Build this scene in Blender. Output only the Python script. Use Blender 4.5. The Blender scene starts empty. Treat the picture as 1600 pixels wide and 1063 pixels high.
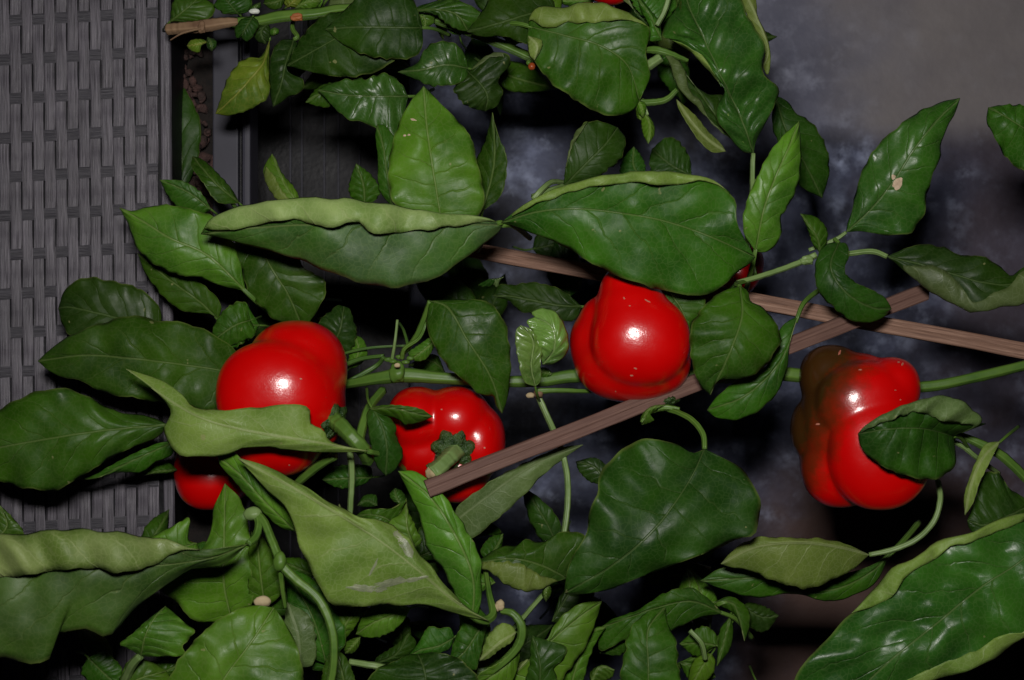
import bpy, bmesh, math, random
import numpy as np
from mathutils import Vector, noise
random.seed(7); np.random.seed(7)
S = bpy.context.scene
C = S.collection

# ------------------------------------------------------------------ camera, light, exposure
H = 0.95                 # camera height above the layer of the fruit (z = 0), metres
PX = 0.0004              # metres per photograph pixel at z = 0
cam = bpy.data.cameras.new('camera'); co = bpy.data.objects.new('camera', cam); C.objects.link(co)
co.location = (0, 0, H); cam.sensor_width = 36; cam.lens = 36*H/(1600*PX)
cam.clip_start = 0.02; cam.clip_end = 50
cam.dof.use_dof = True; cam.dof.focus_distance = H+0.015; cam.dof.aperture_fstop = 11
S.camera = co
S.render.resolution_x = 1024; S.render.resolution_y = 680
W = bpy.data.worlds.new('World'); S.world = W; W.use_nodes = True
W.node_tree.nodes['Background'].inputs[0].default_value = (0.5, 0.6, 1.0, 1)
W.node_tree.nodes['Background'].inputs[1].default_value = 0.0025
fl = bpy.data.lights.new('camera_flash', 'AREA'); fl.shape = 'RECTANGLE'; fl.size = 0.12; fl.size_y = 0.07
fl.energy = 8.6; fl.color = (1.0, 0.965, 0.93)
fo = bpy.data.objects.new('camera_flash', fl); C.objects.link(fo); fo.location = (-0.022, 0.148, H-0.01)
fo.rotation_euler = (-0.12, 0, 0)
S.view_settings.view_transform = 'Standard'; S.view_settings.look = 'None'
S.view_settings.exposure = 0; S.view_settings.gamma = 1
S.render.engine = 'CYCLES'

# ------------------------------------------------------------------ helpers
ORG = {'F': (0, 0, 1), 'T1': (0, 0, 2.6575), 'T2': (250, 0, 2.6575), 'T3': (600, 0, 2.6575), 'T4': (900, 0, 2.6575), 'T5': (1200, 0, 2.6575),
       'M1': (0, 350, 2.6575), 'M2': (300, 400, 3.037), 'M3': (550, 400, 3.037), 'M4': (800, 380, 2.6575), 'M5': (1200, 350, 2.6575),
       'B1': (0, 663, 2.6575), 'B2': (300, 663, 2.6575), 'B3': (600, 663, 2.6575), 'B4': (900, 663, 2.6575), 'B5': (1200, 663, 2.6575),
       'Z1': (480, 800, 4.042), 'Z2': (720, 850, 4.992), 'Z3': (550, 640, 5.062), 'Z4': (180, 780, 3.757), 'Z5': (250, 0, 5.313), 'Z6': (960, 0, 4.429)}
def at(px, py, z):
    """point at height z (cm above the fruit layer) that lies on the sight line of photograph pixel px, py"""
    k = (H-z*0.01)/H*PX
    return np.array([(px-800)*k, (531.5-py)*k, z*0.01])
def cv(org, pts):
    o = ORG[org]
    return [((p[0])/o[2]+o[0], (p[1])/o[2]+o[1]) + tuple(p[2:]) for p in pts]
def spline(pts, n, ts=None):
    """Catmull-Rom through pts, sampled at n values of arc length fraction"""
    P = np.array(pts, float)
    if len(P) == 2: dense = np.array([P[0]+(P[1]-P[0])*t for t in np.linspace(0, 1, 30)])
    else:
        Q = np.vstack([2*P[0]-P[1], P, 2*P[-1]-P[-2]]); out = []
        for i in range(1, len(Q)-2):
            p0, p1, p2, p3 = Q[i-1], Q[i], Q[i+1], Q[i+2]
            # centripetal tangents
            d1 = max(np.linalg.norm(p2-p1), 1e-6)**.5; d0 = max(np.linalg.norm(p1-p0), 1e-6)**.5; d2 = max(np.linalg.norm(p3-p2), 1e-6)**.5
            m1 = ((p1-p0)/d0-(p2-p0)/(d0+d1)+(p2-p1)/d1)*d1; m2 = ((p2-p1)/d1-(p3-p1)/(d1+d2)+(p3-p2)/d2)*d1
            for t in np.linspace(0, 1, 14)[:-1]:
                t2 = t*t; t3 = t2*t
                out.append((2*t3-3*t2+1)*p1+(t3-2*t2+t)*m1+(-2*t3+3*t2)*p2+(t3-t2)*m2)
        out.append(P[-1]); dense = np.array(out)
    seg = np.linalg.norm(np.diff(dense[:, :2] if dense.shape[1] < 3 else dense, axis=0), axis=1)
    a = np.concatenate([[0], np.cumsum(seg)]); a /= a[-1]
    if ts is None: ts = np.linspace(0, 1, n)
    return np.stack([np.interp(ts, a, dense[:, k]) for k in range(dense.shape[1])], 1)

def link(name, me, parent=None, mats=()):
    for m in mats: me.materials.append(m)
    o = bpy.data.objects.new(name, me); C.objects.link(o)
    if parent is not None: o.parent = parent
    return o
def origin(parent):
    v = np.zeros(3)
    while parent is not None:
        v = v+np.array(parent.location); parent = parent.parent
    return v
def thing(name, label, cat, loc=(0, 0, 0), group=None):
    o = bpy.data.objects.new(name, None); C.objects.link(o); o.location = loc
    o.empty_display_size = 0.02
    o['label'] = label; o['category'] = cat
    if group: o['group'] = group
    return o
def tag(o, label=None, cat=None, kind=None, group=None):
    if label: o['label'] = label
    if cat: o['category'] = cat
    if kind: o['kind'] = kind
    if group: o['group'] = group
    return o
def mesh_obj(name, verts, faces, parent=None, mats=(), uv=None, smooth=True, mi=None, attrs=None):
    v = np.array(verts, float)-origin(parent)
    me = bpy.data.meshes.new(name); me.from_pydata(v.tolist(), [], [list(map(int, f)) for f in faces]); 
    if uv is not None:
        l = me.uv_layers.new(name='UVMap'); idx = np.empty(len(me.loops), int); me.loops.foreach_get('vertex_index', idx)
        l.data.foreach_set('uv', np.array(uv, float)[idx].ravel())
    if attrs:
        for k, a in attrs.items():
            at_ = me.attributes.new(k, 'FLOAT', 'POINT'); at_.data.foreach_set('value', np.array(a, float))
    if smooth: me.polygons.foreach_set('use_smooth', [True]*len(me.polygons))
    if mi is not None: me.polygons.foreach_set('material_index', mi)
    me.update()
    return link(name, me, parent, mats)

# ------------------------------------------------------------------ materials
class NT:
    def __init__(s, name, rough=0.5):
        s.m = bpy.data.materials.new(name); s.m.use_nodes = True; s.t = s.m.node_tree; s.b = s.t.nodes['Principled BSDF']
        s.b.inputs['Roughness'].default_value = rough; s.o = s.t.nodes['Material Output']
    def n(s, ty, **kw):
        x = s.t.nodes.new(ty)
        for k, v in kw.items(): setattr(x, k, v)
        return x
    def l(s, a, b): s.t.links.new(a, b)
    def math(s, op, a, b=None, c=None):
        x = s.n('ShaderNodeMath', operation=op)
        for i, v in enumerate((a, b, c)):
            if v is None: continue
            if isinstance(v, (int, float)): x.inputs[i].default_value = v
            else: s.l(v, x.inputs[i])
        return x.outputs[0]
    def noise(s, vec, scale, detail=4, rough=.55):
        x = s.n('ShaderNodeTexNoise'); x.inputs['Scale'].default_value = scale; x.inputs['Detail'].default_value = detail; x.inputs['Roughness'].default_value = rough
        if vec is not None: s.l(vec, x.inputs['Vector'])
        return x.outputs['Fac']
    def ramp(s, fac, stops):
        x = s.n('ShaderNodeValToRGB'); e = x.color_ramp.elements
        while len(e) < len(stops): e.new(0.5)
        for i, (p, c) in enumerate(stops):
            e[i].position = p; e[i].color = (c, c, c, 1) if isinstance(c, (int, float)) else (*c, 1)
        s.l(fac, x.inputs[0]); return x.outputs[0]
    def mix(s, fac, a, b, mode='MIX'):
        x = s.n('ShaderNodeMix', data_type='RGBA', blend_type=mode)
        if isinstance(fac, (int, float)): x.inputs[0].default_value = fac
        else: s.l(fac, x.inputs[0])
        for i, v in ((6, a), (7, b)):
            if isinstance(v, tuple): x.inputs[i].default_value = (*v, 1)
            else: s.l(v, x.inputs[i])
        return x.outputs[2]
    def bump(s, h, strength, dist, normal=None):
        x = s.n('ShaderNodeBump'); x.inputs['Strength'].default_value = strength; x.inputs['Distance'].default_value = dist
        s.l(h, x.inputs['Height'])
        if normal is not None: s.l(normal, x.inputs['Normal'])
        return x.outputs[0]
    def obj(s): return s.n('ShaderNodeTexCoord').outputs['Object']

def leaf_mat(name, col, col2, vein, rough=0.42, under=False, spec=0.5):
    t = NT(name, rough); ob = t.obj()
    uvn = t.n('ShaderNodeUVMap'); sp = t.n('ShaderNodeSeparateXYZ'); t.l(uvn.outputs[0], sp.inputs[0])
    rnd = t.n('ShaderNodeObjectInfo').outputs['Random']
    u, v = sp.outputs[0], sp.outputs[1]
    wob = t.noise(ob, 45, 3)
    side = t.math('GREATER_THAN', v, 0.0); av = t.math('ABSOLUTE', v)
    hw = t.n('ShaderNodeAttribute', attribute_name='hw').outputs['Fac']        # half width in mm
    ed = t.math('MULTIPLY', av, hw)                                            # mm from the midrib
    K = t.math('MULTIPLY_ADD', rnd, 1.5, 5.6)
    s_ = t.math('MULTIPLY', u, K); s_ = t.math('MULTIPLY_ADD', side, 0.42, s_)
    cur = t.math('POWER', av, 0.8)
    s_ = t.math('MULTIPLY_ADD', cur, -1.25, s_); s_ = t.math('MULTIPLY_ADD', wob, 0.75, s_)
    pp = t.math('PINGPONG', s_, 0.5)
    vl = t.n('ShaderNodeMapRange', interpolation_type='SMOOTHSTEP'); vl.inputs[1].default_value = 0.0; vl.inputs[2].default_value = 0.042
    vl.inputs[3].default_value = 1; vl.inputs[4].default_value = 0; t.l(pp, vl.inputs[0])
    fade = t.math('SUBTRACT', 1.0, t.math('POWER', av, 2.2))
    lat = t.math('MULTIPLY', vl.outputs[0], fade)
    mr = t.n('ShaderNodeMapRange', interpolation_type='SMOOTHSTEP'); mr.inputs[1].default_value = 0.35; mr.inputs[2].default_value = 1.3 if under else 0.95
    mr.inputs[3].default_value = 1; mr.inputs[4].default_value = 0; t.l(ed, mr.inputs[0])
    mid = mr.outputs[0]
    veins = t.math('MAXIMUM', t.math('MULTIPLY', lat, 0.75 if under else 0.55), mid)
    # fine net of small veins
    vo = t.n('ShaderNodeTexVoronoi', feature='DISTANCE_TO_EDGE'); vo.inputs['Scale'].default_value = 300; t.l(ob, vo.inputs['Vector'])
    net = t.ramp(vo.outputs['Distance'], [(0, 0), (0.12, 1)])
    big = t.noise(ob, 28, 4, .6); fine = t.noise(ob, 260, 3)
    c = t.mix(t.ramp(big, [(0.34, 0), (0.66, 1)]), col, col2)
    c = t.mix(t.math('MULTIPLY', t.ramp(fine, [(0.4, 0), (0.7, 1)]), 0.25), c, tuple(x*0.72 for x in col))
    blot = t.ramp(t.noise(ob, 14, 3, .6), [(.40, 0), (.68, .8)]); c = t.mix(blot, c, tuple(min(1, x*k_) for x, k_ in zip(col2, (1.2, 1.18, 1.1) if under else (1.5, 1.45, 1.0))))
    c = t.mix(t.math('MULTIPLY', t.ramp(vo.outputs['Distance'], [(0, .22), (.10, 0)]), 1.0), c, vein)
    hs = t.n('ShaderNodeHueSaturation'); t.l(c, hs.inputs['Color'])
    t.l(t.math('MULTIPLY_ADD', rnd, 0.022, 0.489), hs.inputs['Hue']); t.l(t.math('MULTIPLY_ADD', rnd, 0.45, 0.78), hs.inputs['Value'])
    c = t.mix(t.math('MULTIPLY', veins, 0.6 if under else 0.6), hs.outputs[0], vein)
    # yellowish thin margin and a few blemishes
    em = t.ramp(av, [(0.955, 0), (1.0, 1)]); c = t.mix(t.math('MULTIPLY', em, 0.55), c, (0.13, 0.17, 0.04))
    sc = t.ramp(t.noise(ob, 130, 2, .5), [(0.735, 0), (0.76, 1)]); c = t.mix(t.math('MULTIPLY', sc, 0.55), c, (0.22, 0.22, 0.09))
    t.l(c, t.b.inputs['Base Color'])
    rg = t.ramp(t.noise(ob, 60, 4), [(0.35, rough-0.07), (0.7, rough+0.16)]); t.l(rg, t.b.inputs['Roughness'])
    t.l(t.ramp(t.noise(ob, 22, 3, .6), [(.38, spec*.35), (.68, min(1, spec*1.9))]), t.b.inputs['Specular IOR Level'])
    sgn = 1.0 if under else -1.0
    h = t.math('MULTIPLY', t.math('MAXIMUM', t.math('MULTIPLY', lat, .6), mid), sgn)
    # puckers between the side veins
    puck = t.math('POWER', t.math('MULTIPLY', pp, 2.0), 0.6)
    h2 = t.math('MULTIPLY_ADD', t.math('MULTIPLY', puck, fade), -0.55 if under else 0.9, h)
    h2 = t.math('MULTIPLY_ADD', t.noise(ob, 70, 2), 1.1, h2)
    b1 = t.bump(h2, 0.3 if under else 0.55, 0.0011 if under else 0.0012)
    b2 = t.bump(net, 0.14 if not under else 0.3, 0.00018, b1)
    b3 = t.bump(t.noise(ob, 900, 2), 0.18, 0.0001, b2)
    t.l(b3, t.b.inputs['Normal'])
    return t.m
UNDER = leaf_mat('leaf_underside', (0.082, 0.134, 0.019), (0.120, 0.172, 0.034), (0.22, 0.26, 0.11), 0.5, True, 0.2)
UNDER_P = leaf_mat('leaf_underside_pale', (0.085, 0.14, 0.024), (0.17, 0.225, 0.075), (0.26, 0.30, 0.13), 0.5, True, 0.3)
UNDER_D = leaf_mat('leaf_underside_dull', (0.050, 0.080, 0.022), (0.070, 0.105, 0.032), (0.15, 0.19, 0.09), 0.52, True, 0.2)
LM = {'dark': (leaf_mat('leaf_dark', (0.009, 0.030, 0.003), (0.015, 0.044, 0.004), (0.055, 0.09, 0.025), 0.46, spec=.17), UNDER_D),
      'mid': (leaf_mat('leaf_green', (0.014, 0.050, 0.003), (0.024, 0.074, 0.005), (0.085, 0.13, 0.034), 0.46, spec=.20), UNDER),
      'light': (leaf_mat('leaf_fresh', (0.034, 0.098, 0.006), (0.058, 0.140, 0.011), (0.13, 0.19, 0.05), 0.46, spec=.20), UNDER),
      'yellow': (leaf_mat('leaf_yellowing', (0.045, 0.10, 0.007), (0.10, 0.15, 0.012), (0.20, 0.21, 0.04), 0.46, spec=.22), UNDER),
      'sheen': (leaf_mat('leaf_sheeny', (0.020, 0.052, 0.006), (0.034, 0.078, 0.012), (0.10, 0.14, 0.04), 0.56, spec=.48), UNDER_P),
      'young': (leaf_mat('leaf_young', (0.055, 0.12, 0.022), (0.085, 0.165, 0.035), (0.2, 0.28, 0.1), 0.30, spec=.55), UNDER),
      'gloss': (leaf_mat('leaf_glossy', (0.014, 0.048, 0.005), (0.023, 0.070, 0.008), (0.085, 0.13, 0.04), 0.36, spec=.30), UNDER)}
def stem_mat(name, a, b, rough=.42):
    t = NT(name, rough); ob = t.obj(); uvn = t.n('ShaderNodeUVMap'); sp = t.n('ShaderNodeSeparateXYZ'); t.l(uvn.outputs[0], sp.inputs[0])
    st = t.math('SINE', t.math('MULTIPLY', sp.outputs[0], 6.2832*5))
    c = t.mix(t.ramp(t.noise(ob, 60, 4), [(0.3, 0), (0.7, 1)]), a, b)
    c = t.mix(t.math('MULTIPLY', t.ramp(st, [(0.4, 0), (1, 1)]), 0.3), c, tuple(min(1, x*1.35+.01) for x in b))
    t.b.inputs['Specular IOR Level'].default_value = .22
    t.l(c, t.b.inputs['Base Color']); n1 = t.bump(st, 0.5, 0.0004); t.l(t.bump(t.noise(ob, 500, 3), .3, .0002, n1), t.b.inputs['Normal'])
    return t.m
STEM = stem_mat('stem_green', (0.045, 0.105, 0.014), (0.085, 0.16, 0.024))
STEM_P = stem_mat('stem_pale', (0.095, 0.16, 0.045), (0.16, 0.24, 0.08))
STEM_D = stem_mat('stem_dark', (0.03, 0.08, 0.012), (0.06, 0.12, 0.02))
BARK = stem_mat('bark_brown', (0.11, 0.06, 0.035), (0.21, 0.135, 0.075), .7)
CORK = stem_mat('corky_node', (0.22, 0.17, 0.09), (0.42, 0.34, 0.2), .7)

def pepper_mat():
    t = NT('pepper_skin', 0.3); ob = t.obj()
    ripe = t.n('ShaderNodeAttribute', attribute_name='ripe').outputs['Fac']
    n = t.noise(ob, 35, 4, .6)
    r = t.math('ADD', ripe, t.math('MULTIPLY', t.math('SUBTRACT', t.noise(ob, 70, 5, .7), .5), .75))
    red = t.mix(t.ramp(t.noise(ob, 18, 3), [(.3, 0), (.7, 1)]), (0.44, 0.0002, 0.0004), (0.55, 0.0005, 0.0004))
    c = t.mix(t.ramp(r, [(0.0, 0), (0.30, 1)]), (0.040, 0.016, 0.003), (0.15, 0.012, 0.002))
    c = t.mix(t.ramp(r, [(0.30, 0), (0.72, 1)]), c, red)
    t.l(c, t.b.inputs['Base Color'])
    t.b.inputs['Roughness'].default_value = .42; t.b.inputs['Specular IOR Level'].default_value = .06
    t.b.inputs['Coat Weight'].default_value = 1.0; t.b.inputs['Coat IOR'].default_value = 1.5; t.b.inputs['Coat Roughness'].default_value = .17
    rr = t.ramp(t.noise(ob, 40, 5, .65), [(.35, .18), (.68, .29)]); t.l(rr, t.b.inputs['Coat Roughness'])
    h = t.noise(ob, 45, 2)
    bn = t.bump(h, .16, .002); t.l(bn, t.b.inputs['Normal'])
    bc = t.bump(t.noise(ob, 120, 5, .75), .35, .0006, bn); t.l(bc, t.b.inputs['Coat Normal'])
    t.b.inputs['Subsurface Weight'].default_value = 0.0; t.b.inputs['Subsurface Radius'].default_value = (.006, .0008, .0005); t.b.inputs['Subsurface Scale'].default_value = .5
    return t.m
PEP = pepper_mat()
def calyx_mat():
    t = NT('calyx_green', .32); ob = t.obj()
    c = t.mix(t.ramp(t.noise(ob, 150, 4), [(.35, 0), (.65, 1)]), (0.010, 0.034, 0.005), (0.045, 0.09, 0.018)); t.l(c, t.b.inputs['Base Color'])
    t.l(t.bump(t.noise(ob, 260, 4, .7), 1.0, .003), t.b.inputs['Normal']); return t.m
CALYX = calyx_mat()
def wood_mat(nm, cs):
    t = NT(nm, .62); uvn = t.n('ShaderNodeUVMap'); mp = t.n('ShaderNodeMapping'); mp.inputs['Scale'].default_value = (16, 700, 1); t.l(uvn.outputs[0], mp.inputs[0])
    g = t.noise(mp.outputs[0], 1.0, 5, .6)
    mp2 = t.n('ShaderNodeMapping'); mp2.inputs['Scale'].default_value = (60, 2200, 1); t.l(uvn.outputs[0], mp2.inputs[0]); g2 = t.noise(mp2.outputs[0], 1.0, 3)
    c = t.ramp(g, list(zip((.3, .52, .72), cs)))
    c = t.mix(t.ramp(g2, [(.55, 0), (.75, .6)]), c, tuple(x*1.35 for x in cs[2]))
    c = t.mix(t.ramp(t.noise(t.obj(), 40, 4), [(.5, 0), (.8, .5)]), c, tuple(x*.7 for x in cs[1]))
    t.l(c, t.b.inputs['Base Color']); t.b.inputs['Specular IOR Level'].default_value = .2; b1 = t.bump(g, .5, .0008); t.l(t.bump(g2, .5, .0004, b1), t.b.inputs['Normal']); return t.m
WOOD = wood_mat('stake_wood_brown', [(.085, .042, .033), (.115, .062, .048), (.16, .092, .07)])
WOOD2 = wood_mat('stake_wood_ribbed', [(.07, .034, .022), (.19, .105, .072), (.32, .20, .145)])
def ribbon_mat(name, a, b, across, rough=.5):
    """woven plastic ribbon with fine moulded grooves; uv.x runs across the ribbon"""
    t = NT(name, rough); ob = t.obj(); uvn = t.n('ShaderNodeUVMap'); sp = t.n('ShaderNodeSeparateXYZ'); t.l(uvn.outputs[0], sp.inputs[0])
    mp = t.n('ShaderNodeMapping'); mp.inputs['Scale'].default_value = (across, 0.45, 1); t.l(uvn.outputs[0], mp.inputs[0])
    g = t.noise(mp.outputs[0], 1.0, 3, .6)
    st = t.math('SINE', t.math('MULTIPLY', sp.outputs[0], 6.2832*across*.45)); gg = t.math('MULTIPLY_ADD', st, .12, t.math('MULTIPLY_ADD', t.math('SUBTRACT', g, .5), 1.5, .5))
    c = t.mix(t.ramp(gg, [(.3, 0), (.72, 1)]), a, b)
    c = t.mix(t.ramp(t.noise(ob, 25, 3), [(.4, 0), (.8, .35)]), c, tuple(x*.7 for x in a))
    dust = t.ramp(t.noise(ob, 700, 2), [(.70, 0), (.76, 1)]); c = t.mix(t.math('MULTIPLY', dust, .35), c, (.3, .29, .3))
    t.l(c, t.b.inputs['Base Color']); t.l(t.bump(gg, .8, .00045), t.b.inputs['Normal']); return t.m
RIB = ribbon_mat('ribbon_upright', (0.026, 0.023, 0.030), (0.150, 0.138, 0.163), 16)
RIBH = ribbon_mat('ribbon_cross', (0.018, 0.017, 0.022), (0.062, 0.058, 0.071), 16)
def plain(name, a, b, scale, rough, bump=.3, dist=.001, spec=.5, hi=(.35, .7)):
    t = NT(name, rough); ob = t.obj(); n = t.noise(ob, scale, 5, .6)
    c = t.mix(t.ramp(n, [(hi[0], 0), (hi[1], 1)]), a, b); t.l(c, t.b.inputs['Base Color'])
    t.l(t.ramp(t.noise(ob, scale*.6, 4), [(.3, rough-.08), (.7, rough+.1)]), t.b.inputs['Roughness'])
    t.l(t.bump(t.noise(ob, scale*8, 3), bump, dist), t.b.inputs['Normal']); t.b.inputs['Specular IOR Level'].default_value = spec; return t.m
BLACK = plain('black_plastic', (0.005, 0.005, 0.006), (0.013, 0.013, 0.016), 30, .45, spec=.15)
TUB = plain('grey_plastic', (0.030, 0.030, 0.040), (0.046, 0.045, 0.060), 14, .45, .06, .0004, spec=.2)
CLAY = plain('clay_pellet', (0.022, 0.012, 0.010), (0.075, 0.034, 0.028), 90, .8, .8, .002)
SOIL = plain('potting_soil', (0.008, 0.006, 0.005), (0.022, 0.014, 0.011), 160, .9, 1, .003)
def floor_mat(name, slab):
    t = NT(name, .5); ob = t.obj(); sp = t.n('ShaderNodeSeparateXYZ'); t.l(ob, sp.inputs[0])
    wx = t.math('MULTIPLY_ADD', t.math('SUBTRACT', t.noise(ob, 7, 4), .5), .22, sp.outputs[0])
    wy = t.math('MULTIPLY_ADD', t.math('SUBTRACT', t.noise(ob, 6, 4), .5), .22, sp.outputs[1])
    def step(v, a, b):
        x = t.n('ShaderNodeMapRange', interpolation_type='SMOOTHSTEP'); x.inputs[1].default_value = a; x.inputs[2].default_value = b; t.l(v, x.inputs[0]); return x.outputs[0]
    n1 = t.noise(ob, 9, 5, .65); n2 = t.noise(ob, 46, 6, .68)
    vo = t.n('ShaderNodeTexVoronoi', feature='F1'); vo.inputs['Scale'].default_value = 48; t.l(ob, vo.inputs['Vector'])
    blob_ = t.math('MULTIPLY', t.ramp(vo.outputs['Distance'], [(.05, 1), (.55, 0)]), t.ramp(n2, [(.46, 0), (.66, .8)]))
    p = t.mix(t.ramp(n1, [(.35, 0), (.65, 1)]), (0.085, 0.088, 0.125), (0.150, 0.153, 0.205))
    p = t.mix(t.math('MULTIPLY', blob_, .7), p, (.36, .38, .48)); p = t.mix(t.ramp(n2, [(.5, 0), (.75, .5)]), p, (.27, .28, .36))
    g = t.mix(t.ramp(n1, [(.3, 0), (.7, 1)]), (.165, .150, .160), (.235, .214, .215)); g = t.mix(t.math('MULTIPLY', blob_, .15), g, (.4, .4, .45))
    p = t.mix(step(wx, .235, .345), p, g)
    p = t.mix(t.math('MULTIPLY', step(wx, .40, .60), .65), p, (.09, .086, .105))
    c = t.mix(t.ramp(n1, [(.38, 0), (.66, 1)]), (0.014, 0.015, 0.026), (0.105, 0.12, 0.20))
    c = t.mix(t.math('MULTIPLY', blob_, t.ramp(n1, [(.38, .3), (.6, 1)])), c, (.55, .62, .85))
    c = t.mix(t.math('MULTIPLY', t.ramp(n2, [(.5, 0), (.78, .6)]), t.ramp(n1, [(.4, .2), (.65, 1)])), c, (.33, .38, .56))
    br = t.math('MULTIPLY', step(wx, .17, .26), t.math('SUBTRACT', 1, step(wy, -.17, -.05)))
    c = t.mix(br, c, t.mix(n1, (.070, .043, .038), (.13, .078, .066)))
    gr = t.math('MULTIPLY', step(wx, .30, .40), step(wy, -.12, -.02)); c = t.mix(t.math('MULTIPLY', gr, .7), c, t.mix(n1, (.035, .028, .038), (.11, .08, .09)))
    dk = t.math('SUBTRACT', 1, step(wx, -.19, -.06)); c = t.mix(t.math('MULTIPLY', dk, .85), c, (.008, .008, .011))
    ye = t.math('MULTIPLY_ADD', t.math('SUBTRACT', t.noise(ob, 9, 3), .5), .035, sp.outputs[1])
    c = t.mix(t.math('MULTIPLY', step(ye, .160, .200), step(wx, .06, .20)), c, p)  # pale reflected haze at upper right, painted into the ground colour with soft edges
    t.b.inputs['Specular IOR Level'].default_value = .15
    t.l(c, t.b.inputs['Base Color']); t.l(t.bump(t.noise(ob, 110, 4), .35, .002), t.b.inputs['Normal']); return t.m
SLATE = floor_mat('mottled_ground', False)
# ------------------------------------------------------------------ the ground
def box(x0, x1, y0, y1, z0, z1, bev=.0, seg=2):
    bm = bmesh.new(); bmesh.ops.create_cube(bm, size=1)
    for v in bm.verts: v.co = Vector(((x0+x1)/2+v.co.x*(x1-x0), (y0+y1)/2+v.co.y*(y1-y0), (z0+z1)/2+v.co.z*(z1-z0)))
    if bev: bmesh.ops.bevel(bm, geom=list(bm.edges), offset=bev, segments=seg, affect='EDGES', profile=.6)
    return bm
def pixbox(px0, px1, py0, py1, zt, zb, bev=.0):
    a = at(px0, py1, zt); b = at(px1, py0, zt); return box(a[0], b[0], a[1], b[1], zb*.01, zt*.01, bev)
def bmobj(name, bm, mats, parent=None, smooth=False):
    me = bpy.data.meshes.new(name); o_ = origin(parent)
    for v in bm.verts: v.co -= Vector(o_)
    bm.to_mesh(me); bm.free()
    if smooth: me.polygons.foreach_set('use_smooth', [True]*len(me.polygons))
    return link(name, me, parent, mats)
FZ = -38
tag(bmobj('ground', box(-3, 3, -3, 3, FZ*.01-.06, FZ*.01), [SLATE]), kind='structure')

# ------------------------------------------------------------------ woven planter
pl = thing('woven_planter', 'grey woven plastic planter wall with flat ribbons along the left side', 'planter', tuple(at(120, 1100, -16)))
WZ = -9.0
PITCH = 17.85
def band_y(k, x): return 30+61.0*k-0.055*(x-60)*1.0
def ribbon(path, w, name, mat, seed, thick=.00055, cross=5):
    """ribbon with a slightly domed top following path (px, py, z); w in px"""
    P = np.array([at(*p) for p in path]); n = len(P)
    d = np.gradient(P, axis=0); d /= np.linalg.norm(d, axis=1)[:, None]
    side = np.stack([-d[:, 1], d[:, 0], 0*d[:, 0]], 1); side /= np.linalg.norm(side, axis=1)[:, None]
    up = np.cross(d, side); up *= np.sign(up[:, 2:3])
    V = []; UV = []; F = []; hw = w*PX*.5*(H+.09)/H
    prof = [(-1, -.9), (-1, -.2), (-.72, .5), (0, .75), (.72, .5), (1, -.2), (1, -.9)]
    arc = np.concatenate([[0], np.cumsum(np.linalg.norm(np.diff(P, axis=0), axis=1))])
    for i in range(n):
        for a, b in prof:
            V.append(P[i]+side[i]*hw*a+up[i]*thick*b); UV.append((a*.5+.5+seed*1.7, arc[i]*50+seed*3))
    m = len(prof)
    for i in range(n-1):
        for j in range(m-1): F.append((i*m+j, i*m+j+1, (i+1)*m+j+1, (i+1)*m+j))
        F.append((i*m+m-1, i*m, (i+1)*m, (i+1)*m+m-1))
    F.append(tuple(range(m))); F.append(tuple((n-1)*m+j for j in reversed(range(m))))
    o = mesh_obj(name, V, F, pl, [mat], UV, smooth=False)
    me = o.data; bm = bmesh.new(); bm.from_mesh(me); bmesh.ops.recalc_face_normals(bm, faces=bm.faces); bm.to_mesh(me); bm.free()
    return o
for c_ in range(-2, 14):
    x = 5.6+PITCH*c_; path = []
    kk = np.arange(-330, 1330, 5.0)
    for y in kk:
        k = (y-30+.055*(x-60))/61.0            # bands sit at whole k
        ph = math.cos(math.pi*(k+(c_ % 2)))    # +1 above the band, -1 below it
        z = WZ+.065*math.tanh(2.2*ph)/math.tanh(2.2)
        lean = .8*math.sin(math.pi*(k+(c_ % 2))+.3)+random.uniform(-.12, .12)
        path.append((x+lean*.9+y*0.004, y, z))
    ribbon(path, 16.1+random.uniform(-.3, .3), 'upright_ribbon', RIB, c_)
for k in range(-5, 22):
    y0 = 30+61.0*k
    path = [(x, y0-.055*(x-60)+random.uniform(-.3, .3), WZ-.005) for x in np.arange(-50, 252, 9)]
    ribbon(path, 17.5, 'cross_ribbon', RIBH, 50+k)
# rim strip: three ridges
rp = [(257.5+y*0.008, y, WZ+.12) for y in range(-330, 1340, 80)]
ribbon(rp, 17, 'rim_strip', RIB, 91, thick=.0022)
a = at(-60, 1320, WZ-.5); b = at(268, -320, WZ-.5)
bmobj('side_wall', box(a[0], b[0]-.0012, a[1], b[1], -.17, WZ*.01-.0045), [BLACK], pl)

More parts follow.
